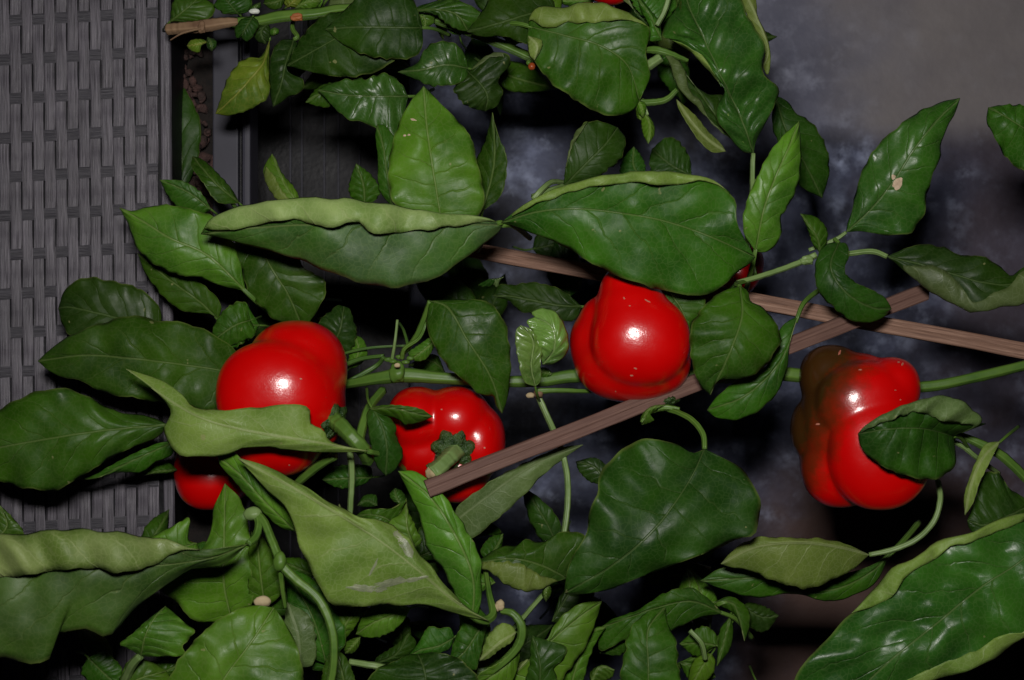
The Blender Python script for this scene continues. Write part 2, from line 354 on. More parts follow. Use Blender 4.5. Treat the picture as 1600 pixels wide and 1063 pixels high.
# ------------------------------------------------------------------ soil, clay pellets and the grey tub
a = at(262, 900, -15); b = at(345, -80, -15)
def soil_sheet():
    nx, ny = 26, 150; V = []; F = []
    for j in range(ny):
        for i in range(nx):
            x = a[0]+(b[0]-a[0])*i/(nx-1); y = a[1]+(b[1]-a[1])*j/(ny-1)
            V.append((x, y, -.152+.006*noise.noise((x*70, y*70, 0))+.003*noise.noise((x*300, y*300, 3))))
    for j in range(ny-1):
        for i in range(nx-1): q = j*nx+i; F.append((q, q+1, q+nx+1, q+nx))
    return V, F
tag(mesh_obj('potting_soil', *soil_sheet(), None, [SOIL]), kind='stuff')
bm = bmesh.new()
for i in range(520):
    py = random.uniform(-10, 700); px = 268+ (30+ 12*math.sin(py/40))*random.random()**.8+ (8 if 120 < py < 230 else 0)
    if 60 < py < 330: px = 282+random.gauss(0, 16)+(py-120)*.17
    p = at(min(max(px, 264), 334), py, -14.9+random.random()*.9); r = random.uniform(.0012, .0042)
    ret = bmesh.ops.create_icosphere(bm, subdivisions=2, radius=1); sx, sy, sz = [random.uniform(.75, 1.3) for _ in range(3)]; sd = random.random()*50
    for v in ret['verts']:
        f = 1+.75*noise.noise(v.co*1.3+Vector((sd, 0, 0))); v.co = Vector((v.co.x*sx*f*r+p[0], v.co.y*sy*f*r+p[1], v.co.z*sz*f*r+p[2]))
tag(bmobj('clay_pellets', bm, [CLAY], smooth=True), label='small brown clay pellets on the soil beside the woven planter', cat='gravel', kind='stuff')
tub = thing('plastic_tub', 'dark grey plastic tub with a flat rim and raised ridge beside the soil strip', 'tub', tuple(at(420, 500, -17)))
def tube_box(name, x0, x1, y0, y1, zt, zb, mat, bev=.0012): return bmobj(name, pixbox(x0, x1, y0, y1, zt, zb, bev), [mat], tub)
tube_box('rim', 332, 372, -80, 900, -13.6, -14.6, TUB)
tube_box('ridge', 378, 391, -80, 900, -13.0, -16.5, TUB, .0022)
tube_box('inner_wall', 372.5, 377.5, -80, 900, -14.4, -16.5, BLACK, .0005)
tube_box('tub_floor', 391.5, 640, -80, 900, -30, -31, BLACK)
for i, x in enumerate((452, 470, 505, 527, 560)): tube_box('floor_rib', x, x+3, -80, 900, -29.6, -29.99, TUB, .0006)

# ------------------------------------------------------------------ stakes
def stake(p0, p1, w, t, label, seed, cut=0.0, wm=None):
    P0 = at(*p0); P1 = at(*p1); L = np.linalg.norm(P1-P0); d = (P1-P0)/L
    side = np.cross([0, 0, 1], d); side /= np.linalg.norm(side); up = np.cross(d, side)
    root = thing('wooden_stake', label, 'stake', tuple(P0))
    n = 60; prof = [(-1, -.9), (-.9, -1), (.9, -1), (1, -.9), (1, .82), (.86, 1), (.1, 1.0), (-.05, .93), (-.88, .96), (-1, .8)]
    V = []; UV = []; F = []; m = len(prof); rs = random.Random(seed)
    for i in range(n):
        s = i/(n-1); c0 = P0+d*L*s+side*.0006*noise.noise((s*5, seed, 0))
        for j, (x, y) in enumerate(prof):
            off = cut*x*w*.5 if i == n-1 else 0
            k = 1+.06*noise.noise((s*14, j*.9, seed)); V.append(c0+side*w*.5*x*k+up*t*.5*y*(1+.05*noise.noise((s*22, j*1.3, seed+4)))+d*off)
            UV.append((s*L, (j/m)*(2*w+2*t)+seed*.3))
    for i in range(n-1):
        for j in range(m):
            q = (j+1) % m; F.append((i*m+j, i*m+q, (i+1)*m+q, (i+1)*m+j))
    F.append(tuple(range(m))[::-1]); F.append(tuple((n-1)*m+j for j in range(m)))
    o = mesh_obj('shaft', V, F, root, [wm or WOOD], UV, smooth=False)
    return root
stake((667, 764, 2.6), (1449, 455, -2.6), .0105, .0070, 'brown flat wooden stake slanting up to the right across the middle', 3, cut=.5)
stake((700, 384, -8.6), (1700, 566, -2.6), .0104, .0075, 'long ribbed wooden stake running behind the curled leaves to the right edge', 9, wm=WOOD2)

# ------------------------------------------------------------------ tubes for stems
def tube(name, pts, radii, mat, parent, org='F', nseg=12, ring=10, ribs=0.06, capf=True, nrib=5):
    """pts: (x, y, z cm) in the photograph; radii in px, one per point"""
    pts = cv(org, pts); k = ORG[org][2]
    W3 = [list(at(*p))+[r/k*PX] for p, r in zip(pts, radii)]
    D = spline(W3, max(8, nseg*(len(pts)-1)))
    P = D[:, :3]; R = D[:, 3]; n = len(P); d = np.gradient(P, axis=0); d /= np.linalg.norm(d, axis=1)[:, None]+1e-12
    s = np.cross(d[0], [0.1, .2, 1]); s /= np.linalg.norm(s); V = []; UV = []; F = []; arc = 0
    for i in range(n):
        s = s-d[i]*np.dot(s, d[i]); s /= np.linalg.norm(s)+1e-12; u = np.cross(d[i], s)
        for j in range(ring):
            a_ = 2*math.pi*j/ring; rr = R[i]*(1+ribs*math.cos(nrib*a_)+.12*noise.noise((i*.45, j*.25, len(pts))))
            V.append(P[i]+(s*math.cos(a_)+u*math.sin(a_))*rr); UV.append((j/ring, i*.1))
    for i in range(n-1):
        for j in range(ring):
            q = (j+1) % ring; F.append((i*ring+j, i*ring+q, (i+1)*ring+q, (i+1)*ring+j))
    if capf: F.append(tuple(range(ring))[::-1]); F.append(tuple((n-1)*ring+j for j in range(ring)))
    return mesh_obj(name, V, F, parent, [mat], UV)
def blob(name, p, r, mat, parent, org='F', sq=(1, 1, 1), rough=.18, seed=0, sub=3):
    (q,) = cv(org, [p]); c = at(*q); bm = bmesh.new(); bmesh.ops.create_icosphere(bm, subdivisions=sub, radius=1); rr = r/ORG[org][2]*PX
    for v in bm.verts:
        f = 1+rough*noise.noise(v.co*1.6+Vector((seed*3.1, 0, 0))); v.co = Vector((v.co.x*f*rr*sq[0]+c[0], v.co.y*f*rr*sq[1]+c[1], v.co.z*f*rr*sq[2]+c[2]))
    return bmobj(name, bm, [mat], parent, smooth=True)

# ------------------------------------------------------------------ leaves
G = 'pepper plants of the bed'
plantM = thing('pepper_plant', 'bell pepper plant with thick green stem running across the middle behind the fruit', 'pepper plant', tuple(at(560, 600, -14)), G)
plantT = thing('pepper_plant', 'bell pepper plant along the top with a brown woody stem at the planter rim', 'pepper plant', tuple(at(275, 50, -14)), G)
plantB = thing('pepper_plant', 'bell pepper plant filling the bottom with broad blurred leaves at the lower left', 'pepper plant', tuple(at(520, 1080, -14)), G)
plantR = thing('pepper_plant', 'bell pepper plant reaching in from the right edge with a thick stem', 'pepper plant', tuple(at(1640, 620, -14)), G)
nleaf = [0]
def leaf(pl_, org, mid, L, R, z=(0, 0, 0), dz=(-.3, -.3), tone='mid', flip=False, foldL=None, foldR=None, pet=None, petr=None, label=None,
         quilt=1.0, ripple=1.3, NU=46, NV=9, petmat=None, curl=0.0):
    nleaf[0] += 1; sd = nleaf[0]*1.37; rs = random.Random(nleaf[0])
    k = ORG[org][2]
    mid = cv(org, mid); L = cv(org, L); R = cv(org, R)
    b, tp = mid[0], mid[-1]
    ts = np.linspace(0, 1, NU)**1.0
    ts = .5-.5*np.cos(math.pi*ts)*(.35)-.0 if False else ts
    M = spline(mid, NU); EL = spline([b]+L+[tp], NU); ER = spline([b]+R+[tp], NU)
    size = np.linalg.norm(np.diff(M, axis=0), axis=1).sum()      # px
    z0, z1, z2 = z
    zM = z0*(1-ts)*(1-2*ts)+4*z1*ts*(1-ts)+z2*ts*(2*ts-1) if True else 0
    hwpx = .5*np.linalg.norm(EL-ER, axis=1); mh = hwpx.max()
    cm = PX*100
    # uneven margin
    for E, ph in ((EL, 0), (ER, 7)):
        for i in range(NU):
            w = math.sin(math.pi*ts[i])
            e = E[i]-M[i]; ln = np.linalg.norm(e)
            if ln > 1: E[i] += e/ln*w*min(2.0, mh*.05)*(noise.noise((i*.55*38/NU*1.2, sd, ph))*1.5+.55*math.sin(i*1.15+sd))
    V = []; UV = []; HW = []
    cols = []      # signed v from L(-1) to R(+1)
    vs = [-(1-j/NV)**1.0 for j in range(NV)]+[0]+[(j+1)/NV for j in range(NV)]
    Kq = 5.6+rs.random()*1.5
    qa = quilt*min(.16, mh*cm*.055)
    for i in range(NU):
        for v in vs:
            E = EL if v < 0 else ER; t = abs(v); p = M[i]*(1-t)+E[i]*t
            dd = dz[0] if v < 0 else dz[1]; taper = math.sin(math.pi*min(1, max(0, ts[i]*.96+.02)))**.5
            zz = zM[i]+dd*(t**1.7)*taper
            s = ts[i]*Kq-1.1*t**.8+(.42 if v > 0 else 0)
            zz += qa*(abs(math.sin(math.pi*s))**.8-.5)*math.sin(math.pi*min(1, t*1.02))**.7*taper
            zz += .1*min(1, mh*cm/1.5)*min(1, t*4)*taper                       # sunk midrib
            zz += quilt*mh*cm*.10*noise.noise((p[0]*.022+sd, p[1]*.022, 0))*taper
            zz += ripple*mh*cm*.07*t**4*math.sin(ts[i]*34+sd+3*noise.noise((ts[i]*5, sd, 0)))*taper
            V.append(at(p[0], p[1], zz)); UV.append((ts[i], v)); HW.append(np.linalg.norm(E[i]-M[i])*PX*1000)
    m = len(vs); F = []
    for i in range(NU-1):
        for j in range(m-1): F.append([i*m+j, i*m+j+1, (i+1)*m+j+1, (i+1)*m+j])
    # orientation from the signed area of the blade in plan
    V = [np.array(v) for v in V]; ar = 0
    for f in F:
        q = [V[x] for x in f]; ar += np.cross(q[2]-q[0], q[3]-q[1])[2]
    inv = (ar < 0) != flip
    for fold, E, jcol, sgn in ((foldL, EL, 0, -1), (foldR, ER, m-1, 1)):
        if not fold: continue
        pts, u0, u1 = fold[:3]; hk = fold[3] if len(fold) > 3 else 1.0
        pts = cv(org, pts); i0 = int(round(u0*(NU-1))); i1 = int(round(u1*(NU-1))); nn = i1-i0+1
        FM = spline(pts, nn); NF = 6; rows = []
        for q in range(nn):
            i = i0+q; e = E[i]; z_e = V[i*m+jcol][2]*100; row = [i*m+jcol]; f_ = FM[q]
            f_ = f_+np.array([noise.noise((q*.5, sd, 3))*1.4, 3.6*noise.noise((q*.42, sd, 9))+1.7*abs(math.sin(q*.8+sd))])*min(1, min(q, nn-1-q)/3)
            ln = np.linalg.norm(f_-e)*cm; endt = min(1, min(q, nn-1-q)/3+.12)
            for a_ in range(1, NF+1):
                an = a_/NF*math.pi*.72; fx = (1-math.cos(an))/(1-math.cos(math.pi*.72))
                p = e+(f_-e)*fx; hz = (ln*.27+.22*endt)*hk*(1+.7*noise.noise((q*.28, sd, 5)))
                zz = z_e+hz*math.sin(an)*(1+.15*noise.noise((q*.5, a_*.5, sd)))+.10*endt*(a_/NF)*noise.noise((q*.6, 1, sd))
                span = np.linalg.norm(M[i]-e)+1e-6; tt = max(0, 1-np.linalg.norm(p-e)/span); cx_ = NV+sgn*tt*NV; c0_ = int(min(m-2, max(0, math.floor(cx_)))); fr_ = cx_-c0_
                zb = (V[i*m+c0_][2]*(1-fr_)+V[i*m+c0_+1][2]*fr_)*100; ia = max(0, i-1); ib = min(NU-1, i+1)
                zb = max(zb, V[ia*m+min(m-1, c0_+1)][2]*100, V[ib*m+c0_][2]*100) if a_ > 1 else zb
                zz = max(zz, zb+.10+.16*endt*math.sin(an)*min(1, ln))
                V.append(at(p[0], p[1], zz)); UV.append((ts[i], sgn*(1-.5*a_/NF))); HW.append(ln*10); row.append(len(V)-1)
            rows.append(row)
        for q in range(nn-1):
            for a_ in range(NF):
                A = rows[q]; B = rows[q+1]
                f = [A[a_], B[a_], B[a_+1], A[a_+1]]
                if jcol != 0: f = f[::-1]
                F.append(f)
    if inv: F = [f[::-1] for f in F]
    tm, um = LM[tone]
    o = mesh_obj('leaf', V, F, pl_, [tm, um], UV, attrs={'hw': HW})
    so = o.modifiers.new('thickness', 'SOLIDIFY'); so.thickness = .00042; so.offset = 0; so.material_offset = 1; so.material_offset_rim = 0
    if label: o['label'] = label
    # petiole
    if pet != 0:
        if pet is None:
            t0 = np.array(mid[0][:2])-np.array(mid[1][:2]); t0 /= np.linalg.norm(t0)+1e-9
            ln = min(70, size*.28); n_ = np.array([-t0[1], t0[0]])*rs.uniform(-.4, .4)
            bb = np.array(b[:2]); pp = [tuple(bb-t0*size*.05)+(z0+.02,), tuple(bb+t0*ln*.3)+(z0-.3,), tuple(bb+t0*ln+n_*ln)+(z0-3.0,)]
            r = min(4.6, max(1.6, size*.018)); tube('petiole', pp, [r*.8, r, r*1.15], petmat or STEM, o, 'F', 6, 8)
        else:
            pp = cv(org, pet); r = petr or min(4.6, max(2.0, size*.02))
            pp = [(mid[0][0], mid[0][1], z0)]+[tuple(p) for p in pp]
            tube('petiole', pp, [r*.85]+[r]*(len(pp)-1), petmat or STEM, o, 'F', 8, 8)
    return o

LEAFY = {}
M_, T_, B_, R_ = plantM, plantT, plantB, plantR
# ---- the two long curled leaves in the middle
leaf(M_, 'F', [(785, 352), (700, 350), (600, 349), (500, 350), (400, 356), (314, 366)],
     [(760, 340), (700, 334), (650, 327), (607, 320), (551, 311), (491, 309), (438, 313), (374, 323), (330, 342)],
     [(780, 362), (752, 385), (730, 401), (700, 422), (680, 435), (650, 444), (605, 449), (560, 441), (520, 427), (480, 411), (430, 394), (370, 378), (335, 369)],
     z=(2, 4.2, 2.2), dz=(.5, -1.2), tone='sheen', foldL=([(762, 346), (720, 352), (680, 357), (650, 359), (615, 362), (589, 366), (574, 358), (563, 345), (556, 345), (536, 351), (513, 356), (491, 347), (461, 342), (419, 348), (374, 356), (325, 360)], .03, .97, .7),
     pet=[(800, 352, 1.2), (828, 372, -2)], label='long leaf with its upper edge rolled over to show the pale underside')
leaf(M_, 'F', [(783, 348), (835, 332), (900, 326), (970, 333), (1032, 344), (1100, 366), (1180, 402)],
     [(812, 325), (835, 311), (863, 297), (920, 279), (960, 272), (1013, 268), (1058, 269), (1096, 276), (1130, 292), (1149, 314), (1150, 340), (1160, 368)],
     [(800, 352), (845, 370), (879, 383), (924, 411), (980, 437), (1026, 451), (1060, 458), (1101, 461), (1131, 446), (1154, 424), (1172, 412)],
     z=(2.4, 4.6, 2.6), dz=(.5, -1.0), foldL=([(800, 338), (826, 323), (863, 309), (886, 301), (939, 289), (1000, 284), (1050, 289), (1084, 281), (1112, 284), (1140, 300)], .04, .78, .8),
     pet=[(770, 352, 1.4), (745, 392, -2.5)], label='broad quilted leaf with rolled upper edge hanging over the centre fruit')
# ---- upright leaves above
LEAFY['upright'] = leaf(M_, 'F', [(690, 348), (676, 262), (667, 200), (662, 135)], [(640, 338), (616, 318), (607, 286), (609, 245), (621, 199), (641, 160)],
     [(738, 343), (755, 325), (752, 278), (743, 245), (738, 218), (720, 194), (687, 160)], z=(-1, 0, -.5), dz=(-.3, -.5), tone='light')
leaf(M_, 'T3', [(410, 875), (455, 700), (460, 580), (450, 468)], [(385, 760), (383, 665), (415, 600), (438, 520)], [(480, 820), (511, 700), (503, 630), (470, 550)], z=(-3.5, -3, -3), tone='mid', dz=(-.8, .2))
leaf(M_, 'T2', [(965, 860), (940, 700), (925, 600), (900, 520)], [(912, 790), (904, 650), (895, 570)], [(960, 740), (985, 600), (930, 520)], z=(-4, -3.6, -4), tone='mid')
leaf(M_, 'T2', [(850, 870), (845, 770), (815, 680)], [(785, 800), (795, 730)], [(915, 800), (880, 730), (845, 700)], z=(-5, -4.5, -4.5), tone='mid')
leaf(M_, 'T2', [(1030, 400), (900, 400), (780, 395), (655, 375)], [(1000, 345), (930, 306), (860, 326), (760, 333), (700, 352)],
     [(995, 560), (965, 586), (900, 535), (830, 505), (790, 500), (730, 455), (690, 410)], z=(-5, -4.2, -5), tone='gloss', quilt=2)
leaf(M_, 'T2', [(760, 345), (700, 370), (605, 425)], [(700, 345), (650, 368)], [(730, 400), (700, 445), (650, 440)], z=(-6, -6, -6), tone='mid', pet=0)
leaf(M_, 'F', [(392, 360), (425, 420), (450, 460), (474, 515)], [(364, 385), (379, 426), (389, 460), (409, 480), (430, 500)], [(450, 375), (478, 421), (505, 436), (511, 450), (500, 478), (486, 500)],
     z=(-3, -2, -3.4), dz=(-.6, .1), tone='mid')
leaf(M_, 'F', [(384, 455), (324, 399), (263, 371), (230, 350), (187, 325)], [(372, 400), (345, 345), (308, 330), (265, 320), (235, 323), (206, 330)],
     [(339, 445), (312, 434), (263, 426), (233, 407), (212, 382), (200, 350)], z=(-2.4, -1.5, -2.6), dz=(-.4, -.9), tone='light')
leaf(M_, 'F', [(342, 500), (310, 470), (262, 435), (215, 396)], [(345, 475), (310, 440), (262, 415)], [(330, 492), (286, 486), (262, 470), (228, 428)], z=(-5, -4.4, -5), dz=(-.3, -.3), tone='mid')
leaf(M_, 'T2', [(212, 870), (120, 800), (0, 747)], [(170, 800), (100, 755), (50, 747)], [(150, 900), (60, 850), (20, 790)], z=(-5.5, -5, -5), tone='mid', dz=(0, -.6))
leaf(M_, 'T2', [(330, 845), (230, 760), (135, 650)], [(300, 790), (220, 700), (170, 660)], [(240, 840), (180, 760), (130, 690)], z=(-5.5, -4.5, -6), tone='mid', dz=(-.5, .3))
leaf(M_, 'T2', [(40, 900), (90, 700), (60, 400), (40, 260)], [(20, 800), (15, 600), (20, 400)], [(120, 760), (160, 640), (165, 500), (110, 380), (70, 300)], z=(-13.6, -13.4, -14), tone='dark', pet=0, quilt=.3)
leaf(M_, 'T2', [(580, 850), (520, 770), (465, 640)], [(570, 800), (500, 710), (480, 660)], [(500, 840), (440, 760), (430, 700)], z=(-5, -5, -6), tone='light', foldR=([(540, 830), (500, 780), (470, 720), (440, 690)], .1, .7, .6))
leaf(M_, 'M1', [(1040, 400), (980, 420), (890, 480)], [(1010, 325), (940, 350), (895, 410), (882, 450)], [(1060, 460), (1000, 490), (930, 515), (900, 500)], z=(-3.5, -3, -3.5), tone='mid', dz=(-.2, -.5))
leaf(M_, 'M2', [(320, 330), (230, 330), (100, 415)], [(290, 280), (240, 213), (130, 290), (95, 370)], [(300, 360), (270, 395), (195, 438), (130, 430)], z=(-4, -3.4, -4), tone='mid')
# ---- leaves at the left over the planter
leaf(M_, 'M1', [(665, 430), (500, 395), (400, 370), (280, 345), (243, 352)], [(670, 370), (630, 310), (560, 262), (430, 230), (340, 226), (275, 268), (255, 310)],
     [(600, 450), (500, 470), (400, 475), (290, 462), (258, 412)], z=(-4, -3.2, -4), tone='dark', dz=(-.5, -.3))
leaf(M_, 'M1', [(1010, 632), (900, 605), (700, 577), (520, 556), (350, 545), (158, 570)], [(980, 530), (870, 450), (760, 410), (640, 400), (560, 380), (400, 420), (290, 465), (210, 520)],
     [(900, 772), (700, 745), (545, 722), (430, 700), (330, 650), (230, 628)], z=(-2.5, -.5, -2.6), dz=(-.7, -.5), tone='mid', quilt=1.5)
leaf(M_, 'F', [(263, 664), (200, 669), (139, 676), (75, 686), (0, 699), (-50, 708)], [(245, 655), (226, 650), (188, 645), (158, 631), (124, 613), (94, 606), (45, 617), (0, 640), (-30, 665)],
     [(245, 684), (200, 702), (165, 720), (135, 740), (113, 752), (87, 767), (45, 764), (0, 751), (-30, 730)], z=(-.5, .6, -.8), dz=(-1.0, -.8), tone='mid', quilt=1.4, pet=[(300, 662, 1), (350, 690, -3)])
leaf(M_, 'B1', [(730, 70), (620, 120), (500, 175), (400, 225), (310, 228)], [(660, 78), (560, 120), (480, 160), (380, 215)], [(715, 125), (640, 160), (590, 198), (500, 200), (410, 215)], z=(-2.5, -2, -2.6), tone='mid', dz=(-.1, -.5))
leaf(M_, 'B1', [(735, 190), (660, 196), (590, 214)], [(700, 160), (630, 165)], [(700, 203), (640, 206)], z=(-5, -5, -5), tone='mid', pet=0)
# ---- pale leaf across the left fruit
leaf(M_, 'F', [(575, 705), (505, 693), (400, 676), (320, 655), (262, 624), (197, 577)],
     [(540, 698), (513, 688), (506, 672), (486, 662), (482, 636), (430, 635), (382, 638), (335, 641), (300, 634), (277, 610), (240, 590)],
     [(520, 707), (465, 704), (383, 699), (358, 709), (316, 713), (280, 710), (262, 692), (256, 670), (268, 645), (235, 604)],
     z=(3.6, 5.4, 3.0), dz=(-.5, -.6), flip=True, tone='mid', quilt=1.3, pet=[(600, 712, 2), (640, 740, -2)], label='pale leaf underside lying across the left fruit')
# ---- near the two left fruits
leaf(M_, 'M3', [(95, 722), (140, 800), (165, 900), (160, 1042)], [(72, 745), (78, 830), (95, 920), (120, 1000)], [(200, 790), (212, 860), (242, 940), (215, 1000), (185, 1030)], z=(2.6, 3.0, 2), dz=(-.5, -.6), tone='dark',
     foldR=None)
leaf(M_, 'M3', [(80, 725), (200, 722), (300, 748), (382, 762)], [(120, 712), (220, 708), (330, 728)], [(110, 745), (220, 775), (250, 800), (320, 790)], z=(2.6, 3.3, 2.5), dz=(0, -.6), tone='mid', pet=0, flip=False)
leaf(M_, 'M2', [(650, 440), (700, 360), (720, 240)], [(620, 340), (600, 318), (660, 260), (690, 235)], [(735, 470), (782, 382), (765, 300), (745, 250)], z=(-6, -5, -5.6), tone='dark')
leaf(M_, 'M2', [(740, 540), (790, 460), (775, 378)], [(745, 470), (760, 410)], [(790, 520), (828, 480), (828, 430), (805, 390)], z=(-6, -5.4, -6), tone='light')
leaf(M_, 'M3', [(370, 215), (450, 240), (545, 395), (660, 580), (712, 747)], [(358, 270), (356, 345), (390, 425), (440, 510), (530, 595), (620, 662), (668, 664), (685, 712)],
     [(460, 208), (560, 208), (650, 222), (712, 290), (740, 370), (753, 500), (745, 620), (730, 700)], z=(.5, 1.4, 0), dz=(-.5, -.6), tone='mid', pet=[(345, 290, -.2), (300, 390, -.9), (235, 470, -2)], petmat=STEM)
leaf(M_, 'M3', [(870, 620), (850, 520), (860, 400), (800, 330)], [(820, 600), (790, 500), (775, 400), (780, 350)], [(895, 595), (895, 510), (900, 440), (850, 350)], z=(1, 1.6, 1.8), dz=(.2, .1), tone='young', quilt=3.5, flip=False)
leaf(M_, 'M3', [(905, 515), (960, 440), (950, 340), (870, 290)], [(890, 460), (870, 380), (830, 310)], [(960, 510), (1020, 460), (1028, 400), (1012, 340), (970, 270), (910, 248), (850, 270)], z=(1, 1.9, 1.4), dz=(-.1, -.6), tone='young', quilt=4.5, pet=0)
leaf(M_, 'M3', [(1090, 240), (980, 235), (850, 210), (740, 190), (668, 190)], [(1000, 165), (930, 140), (870, 124), (760, 138), (700, 138)], [(1060, 300), (1000, 311), (880, 282), (800, 262), (742, 212)], z=(-4, -3.5, -4), tone='dark', quilt=1.5)
leaf(M_, 'M3', [(650, 110), (700, 105), (720, 100)], [(600, 140), (650, 145)], [(690, 150), (700, 120)], z=(-6, -6, -6), tone='dark', pet=0)
leaf(M_, 'M3', [(395, 400), (340, 450), (280, 490)], [(380, 385), (320, 420), (270, 460)], [(385, 440), (350, 490), (310, 500)], z=(-2, -1.5, -2), tone='light')
leaf(M_, 'M3', [(440, 550), (380, 500), (270, 520)], [(400, 470), (330, 480)], [(420, 560), (340, 550)], z=(-6, -6, -6), tone='mid', pet=0)
# ---- right of the centre fruit
leaf(M_, 'F', [(1156, 447), (1160, 490), (1145, 540), (1110, 617)], [(1128, 456), (1100, 479), (1080, 510), (1078, 532), (1082, 570), (1093, 600), (1104, 612)],
     [(1168, 455), (1172, 470), (1190, 480), (1212, 505), (1220, 530), (1208, 555), (1187, 580), (1160, 591), (1135, 592), (1117, 594)], z=(2.2, 3.6, 1.8), dz=(-.7, -.7), tone='mid', pet=[(1150, 444, 1), (1165, 440, 0)])
leaf(M_, 'F', [(1247, 494), (1222, 560), (1165, 618), (1105, 641)], [(1222, 510), (1200, 570), (1160, 590), (1120, 620)], [(1236, 520), (1229, 575), (1215, 612), (1185, 642), (1150, 656), (1118, 652)], z=(-.5, .3, -1), dz=(-.4, -.5), tone='mid', flip=False)
leaf(M_, 'M4', [(640, 190), (700, 270), (742, 378)], [(610, 205), (640, 270), (690, 340)], [(760, 200), (806, 255), (775, 300), (748, 325)], z=(1, 1.6, 1), tone='mid', pet=0, dz=(-.2, -.2))
leaf(R_, 'M5', [(295, 78), (260, 180), (330, 290), (440, 350), (512, 352)], [(250, 82), (212, 118), (195, 200), (210, 280), (270, 345), (330, 393), (395, 412), (470, 395)],
     [(325, 82), (336, 130), (318, 195), (355, 238), (440, 278), (490, 312)], z=(0, 1.2, -.2), dz=(-.7, -.2), tone='dark', pet=[(275, 62, -.3)])
leaf(R_, 'T5', [(215, 1050), (205, 990), (135, 888)], [(185, 1010), (165, 950)], [(243, 1005), (243, 950), (200, 902)], z=(0, .6, .3), tone='mid')
LEAFY['hole'] = leaf(R_, 'T5', [(325, 965), (430, 865), (530, 740), (600, 630), (690, 515), (797, 408)], [(330, 930), (346, 890), (358, 830), (380, 740), (430, 640), (500, 560), (600, 480), (720, 425)],
     [(380, 960), (460, 973), (530, 977), (600, 960), (650, 882), (662, 800), (690, 705), (717, 650), (716, 600), (745, 530), (780, 460)], z=(-.6, .8, .4), dz=(-.8, -.5), tone='gloss', quilt=1.8,
     pet=[(290, 990, -.8), (170, 1040, -1.2)], petr=3.4, petmat=STEM_P, label='glossy pointed leaf with a beige hole scar at the upper right')
leaf(R_, 'T5', [(1170, 560), (1080, 540), (980, 480), (915, 447)], [(1140, 440), (1063, 438), (980, 436)], [(1160, 720), (1060, 712), (990, 655), (940, 570), (908, 500)], z=(-2, -1, -2), dz=(-.3, -.6), tone='mid')
leaf(R_, 'M5', [(495, 136), (620, 165), (760, 205), (900, 245), (1010, 250), (1120, 190)], [(530, 118), (560, 105), (640, 85), (720, 95), (800, 130), (880, 130), (960, 175), (1010, 215), (1080, 170)],
     [(520, 155), (560, 190), (620, 240), (680, 290), (750, 322), (850, 368), (960, 347), (1063, 330), (1120, 290)], z=(0, 1.2, .5), dz=(-.5, -.3), tone='dark', quilt=1.5,
     foldR=([(560, 172), (610, 168), (680, 168), (730, 190), (790, 245), (862, 322), (930, 285), (1000, 258), (1040, 205), (1090, 180)], .12, .94, .6), pet=[(440, 115, -.4), (300, 128, -1)], petmat=STEM_P)
leaf(R_, 'M5', [(770, 882), (650, 850), (510, 850), (374, 872)], [(890, 820), (850, 770), (800, 733), (720, 714), (660, 724), (600, 740), (480, 790), (400, 842)],
     [(778, 950), (778, 1000), (700, 1058), (560, 1042), (450, 990), (388, 930)], z=(2.6, 5.4, 4.6), dz=(.4, -.8), tone='dark', quilt=1.6,
     foldL=([(905, 830), (830, 826), (720, 812), (660, 786), (600, 780), (500, 815), (430, 842), (388, 866)], .02, .97, .6), pet=[(800, 890, 1.5), (850, 960, -1)], label='dark leaf with folded pale top edge resting on the right fruit')
leaf(R_, 'B5', [(965, 72), (900, 130), (850, 230), (818, 378)], [(905, 82), (870, 140), (838, 220), (815, 300)], [(945, 110), (905, 190), (880, 240), (850, 330)], z=(2, 3, 2.5), dz=(-.3, .3), tone='mid', flip=True)
leaf(R_, 'B5', [(1100, 330), (1000, 380), (900, 420), (828, 400)], [(1030, 285), (1000, 265), (960, 205), (905, 198), (865, 300)], [(1090, 470), (1000, 530), (940, 535), (880, 478), (835, 430)], z=(0, 1, 1), tone='dark', quilt=1.6)
leaf(R_, 'F', [(1655, 812), (1600, 873), (1531, 919), (1463, 975), (1388, 1035), (1320, 1100)],
     [(1620, 800), (1560, 812), (1514, 834), (1471, 843), (1426, 874), (1392, 889), (1365, 922), (1333, 955), (1313, 976), (1279, 1013), (1245, 1052), (1240, 1090)],
     [(1700, 880), (1650, 960), (1600, 996), (1539, 1037), (1501, 1052), (1426, 1072), (1370, 1095)], z=(3, 5, 4), dz=(-.3, -.5), tone='gloss', quilt=1.6, NU=54, NV=12,
     foldL=([(1600, 815), (1560, 830), (1516, 846), (1486, 853), (1463, 872), (1426, 891), (1408, 910), (1395, 930), (1350, 952), (1333, 957)], .07, .60, .8),
     foldR=([(1690, 870), (1640, 940), (1600, 986), (1584, 988), (1557, 994), (1531, 1013), (1463, 1039), (1410, 1066)], .1, .85, .6), label='very large dark glossy leaf in the lower right corner with rolled edges')
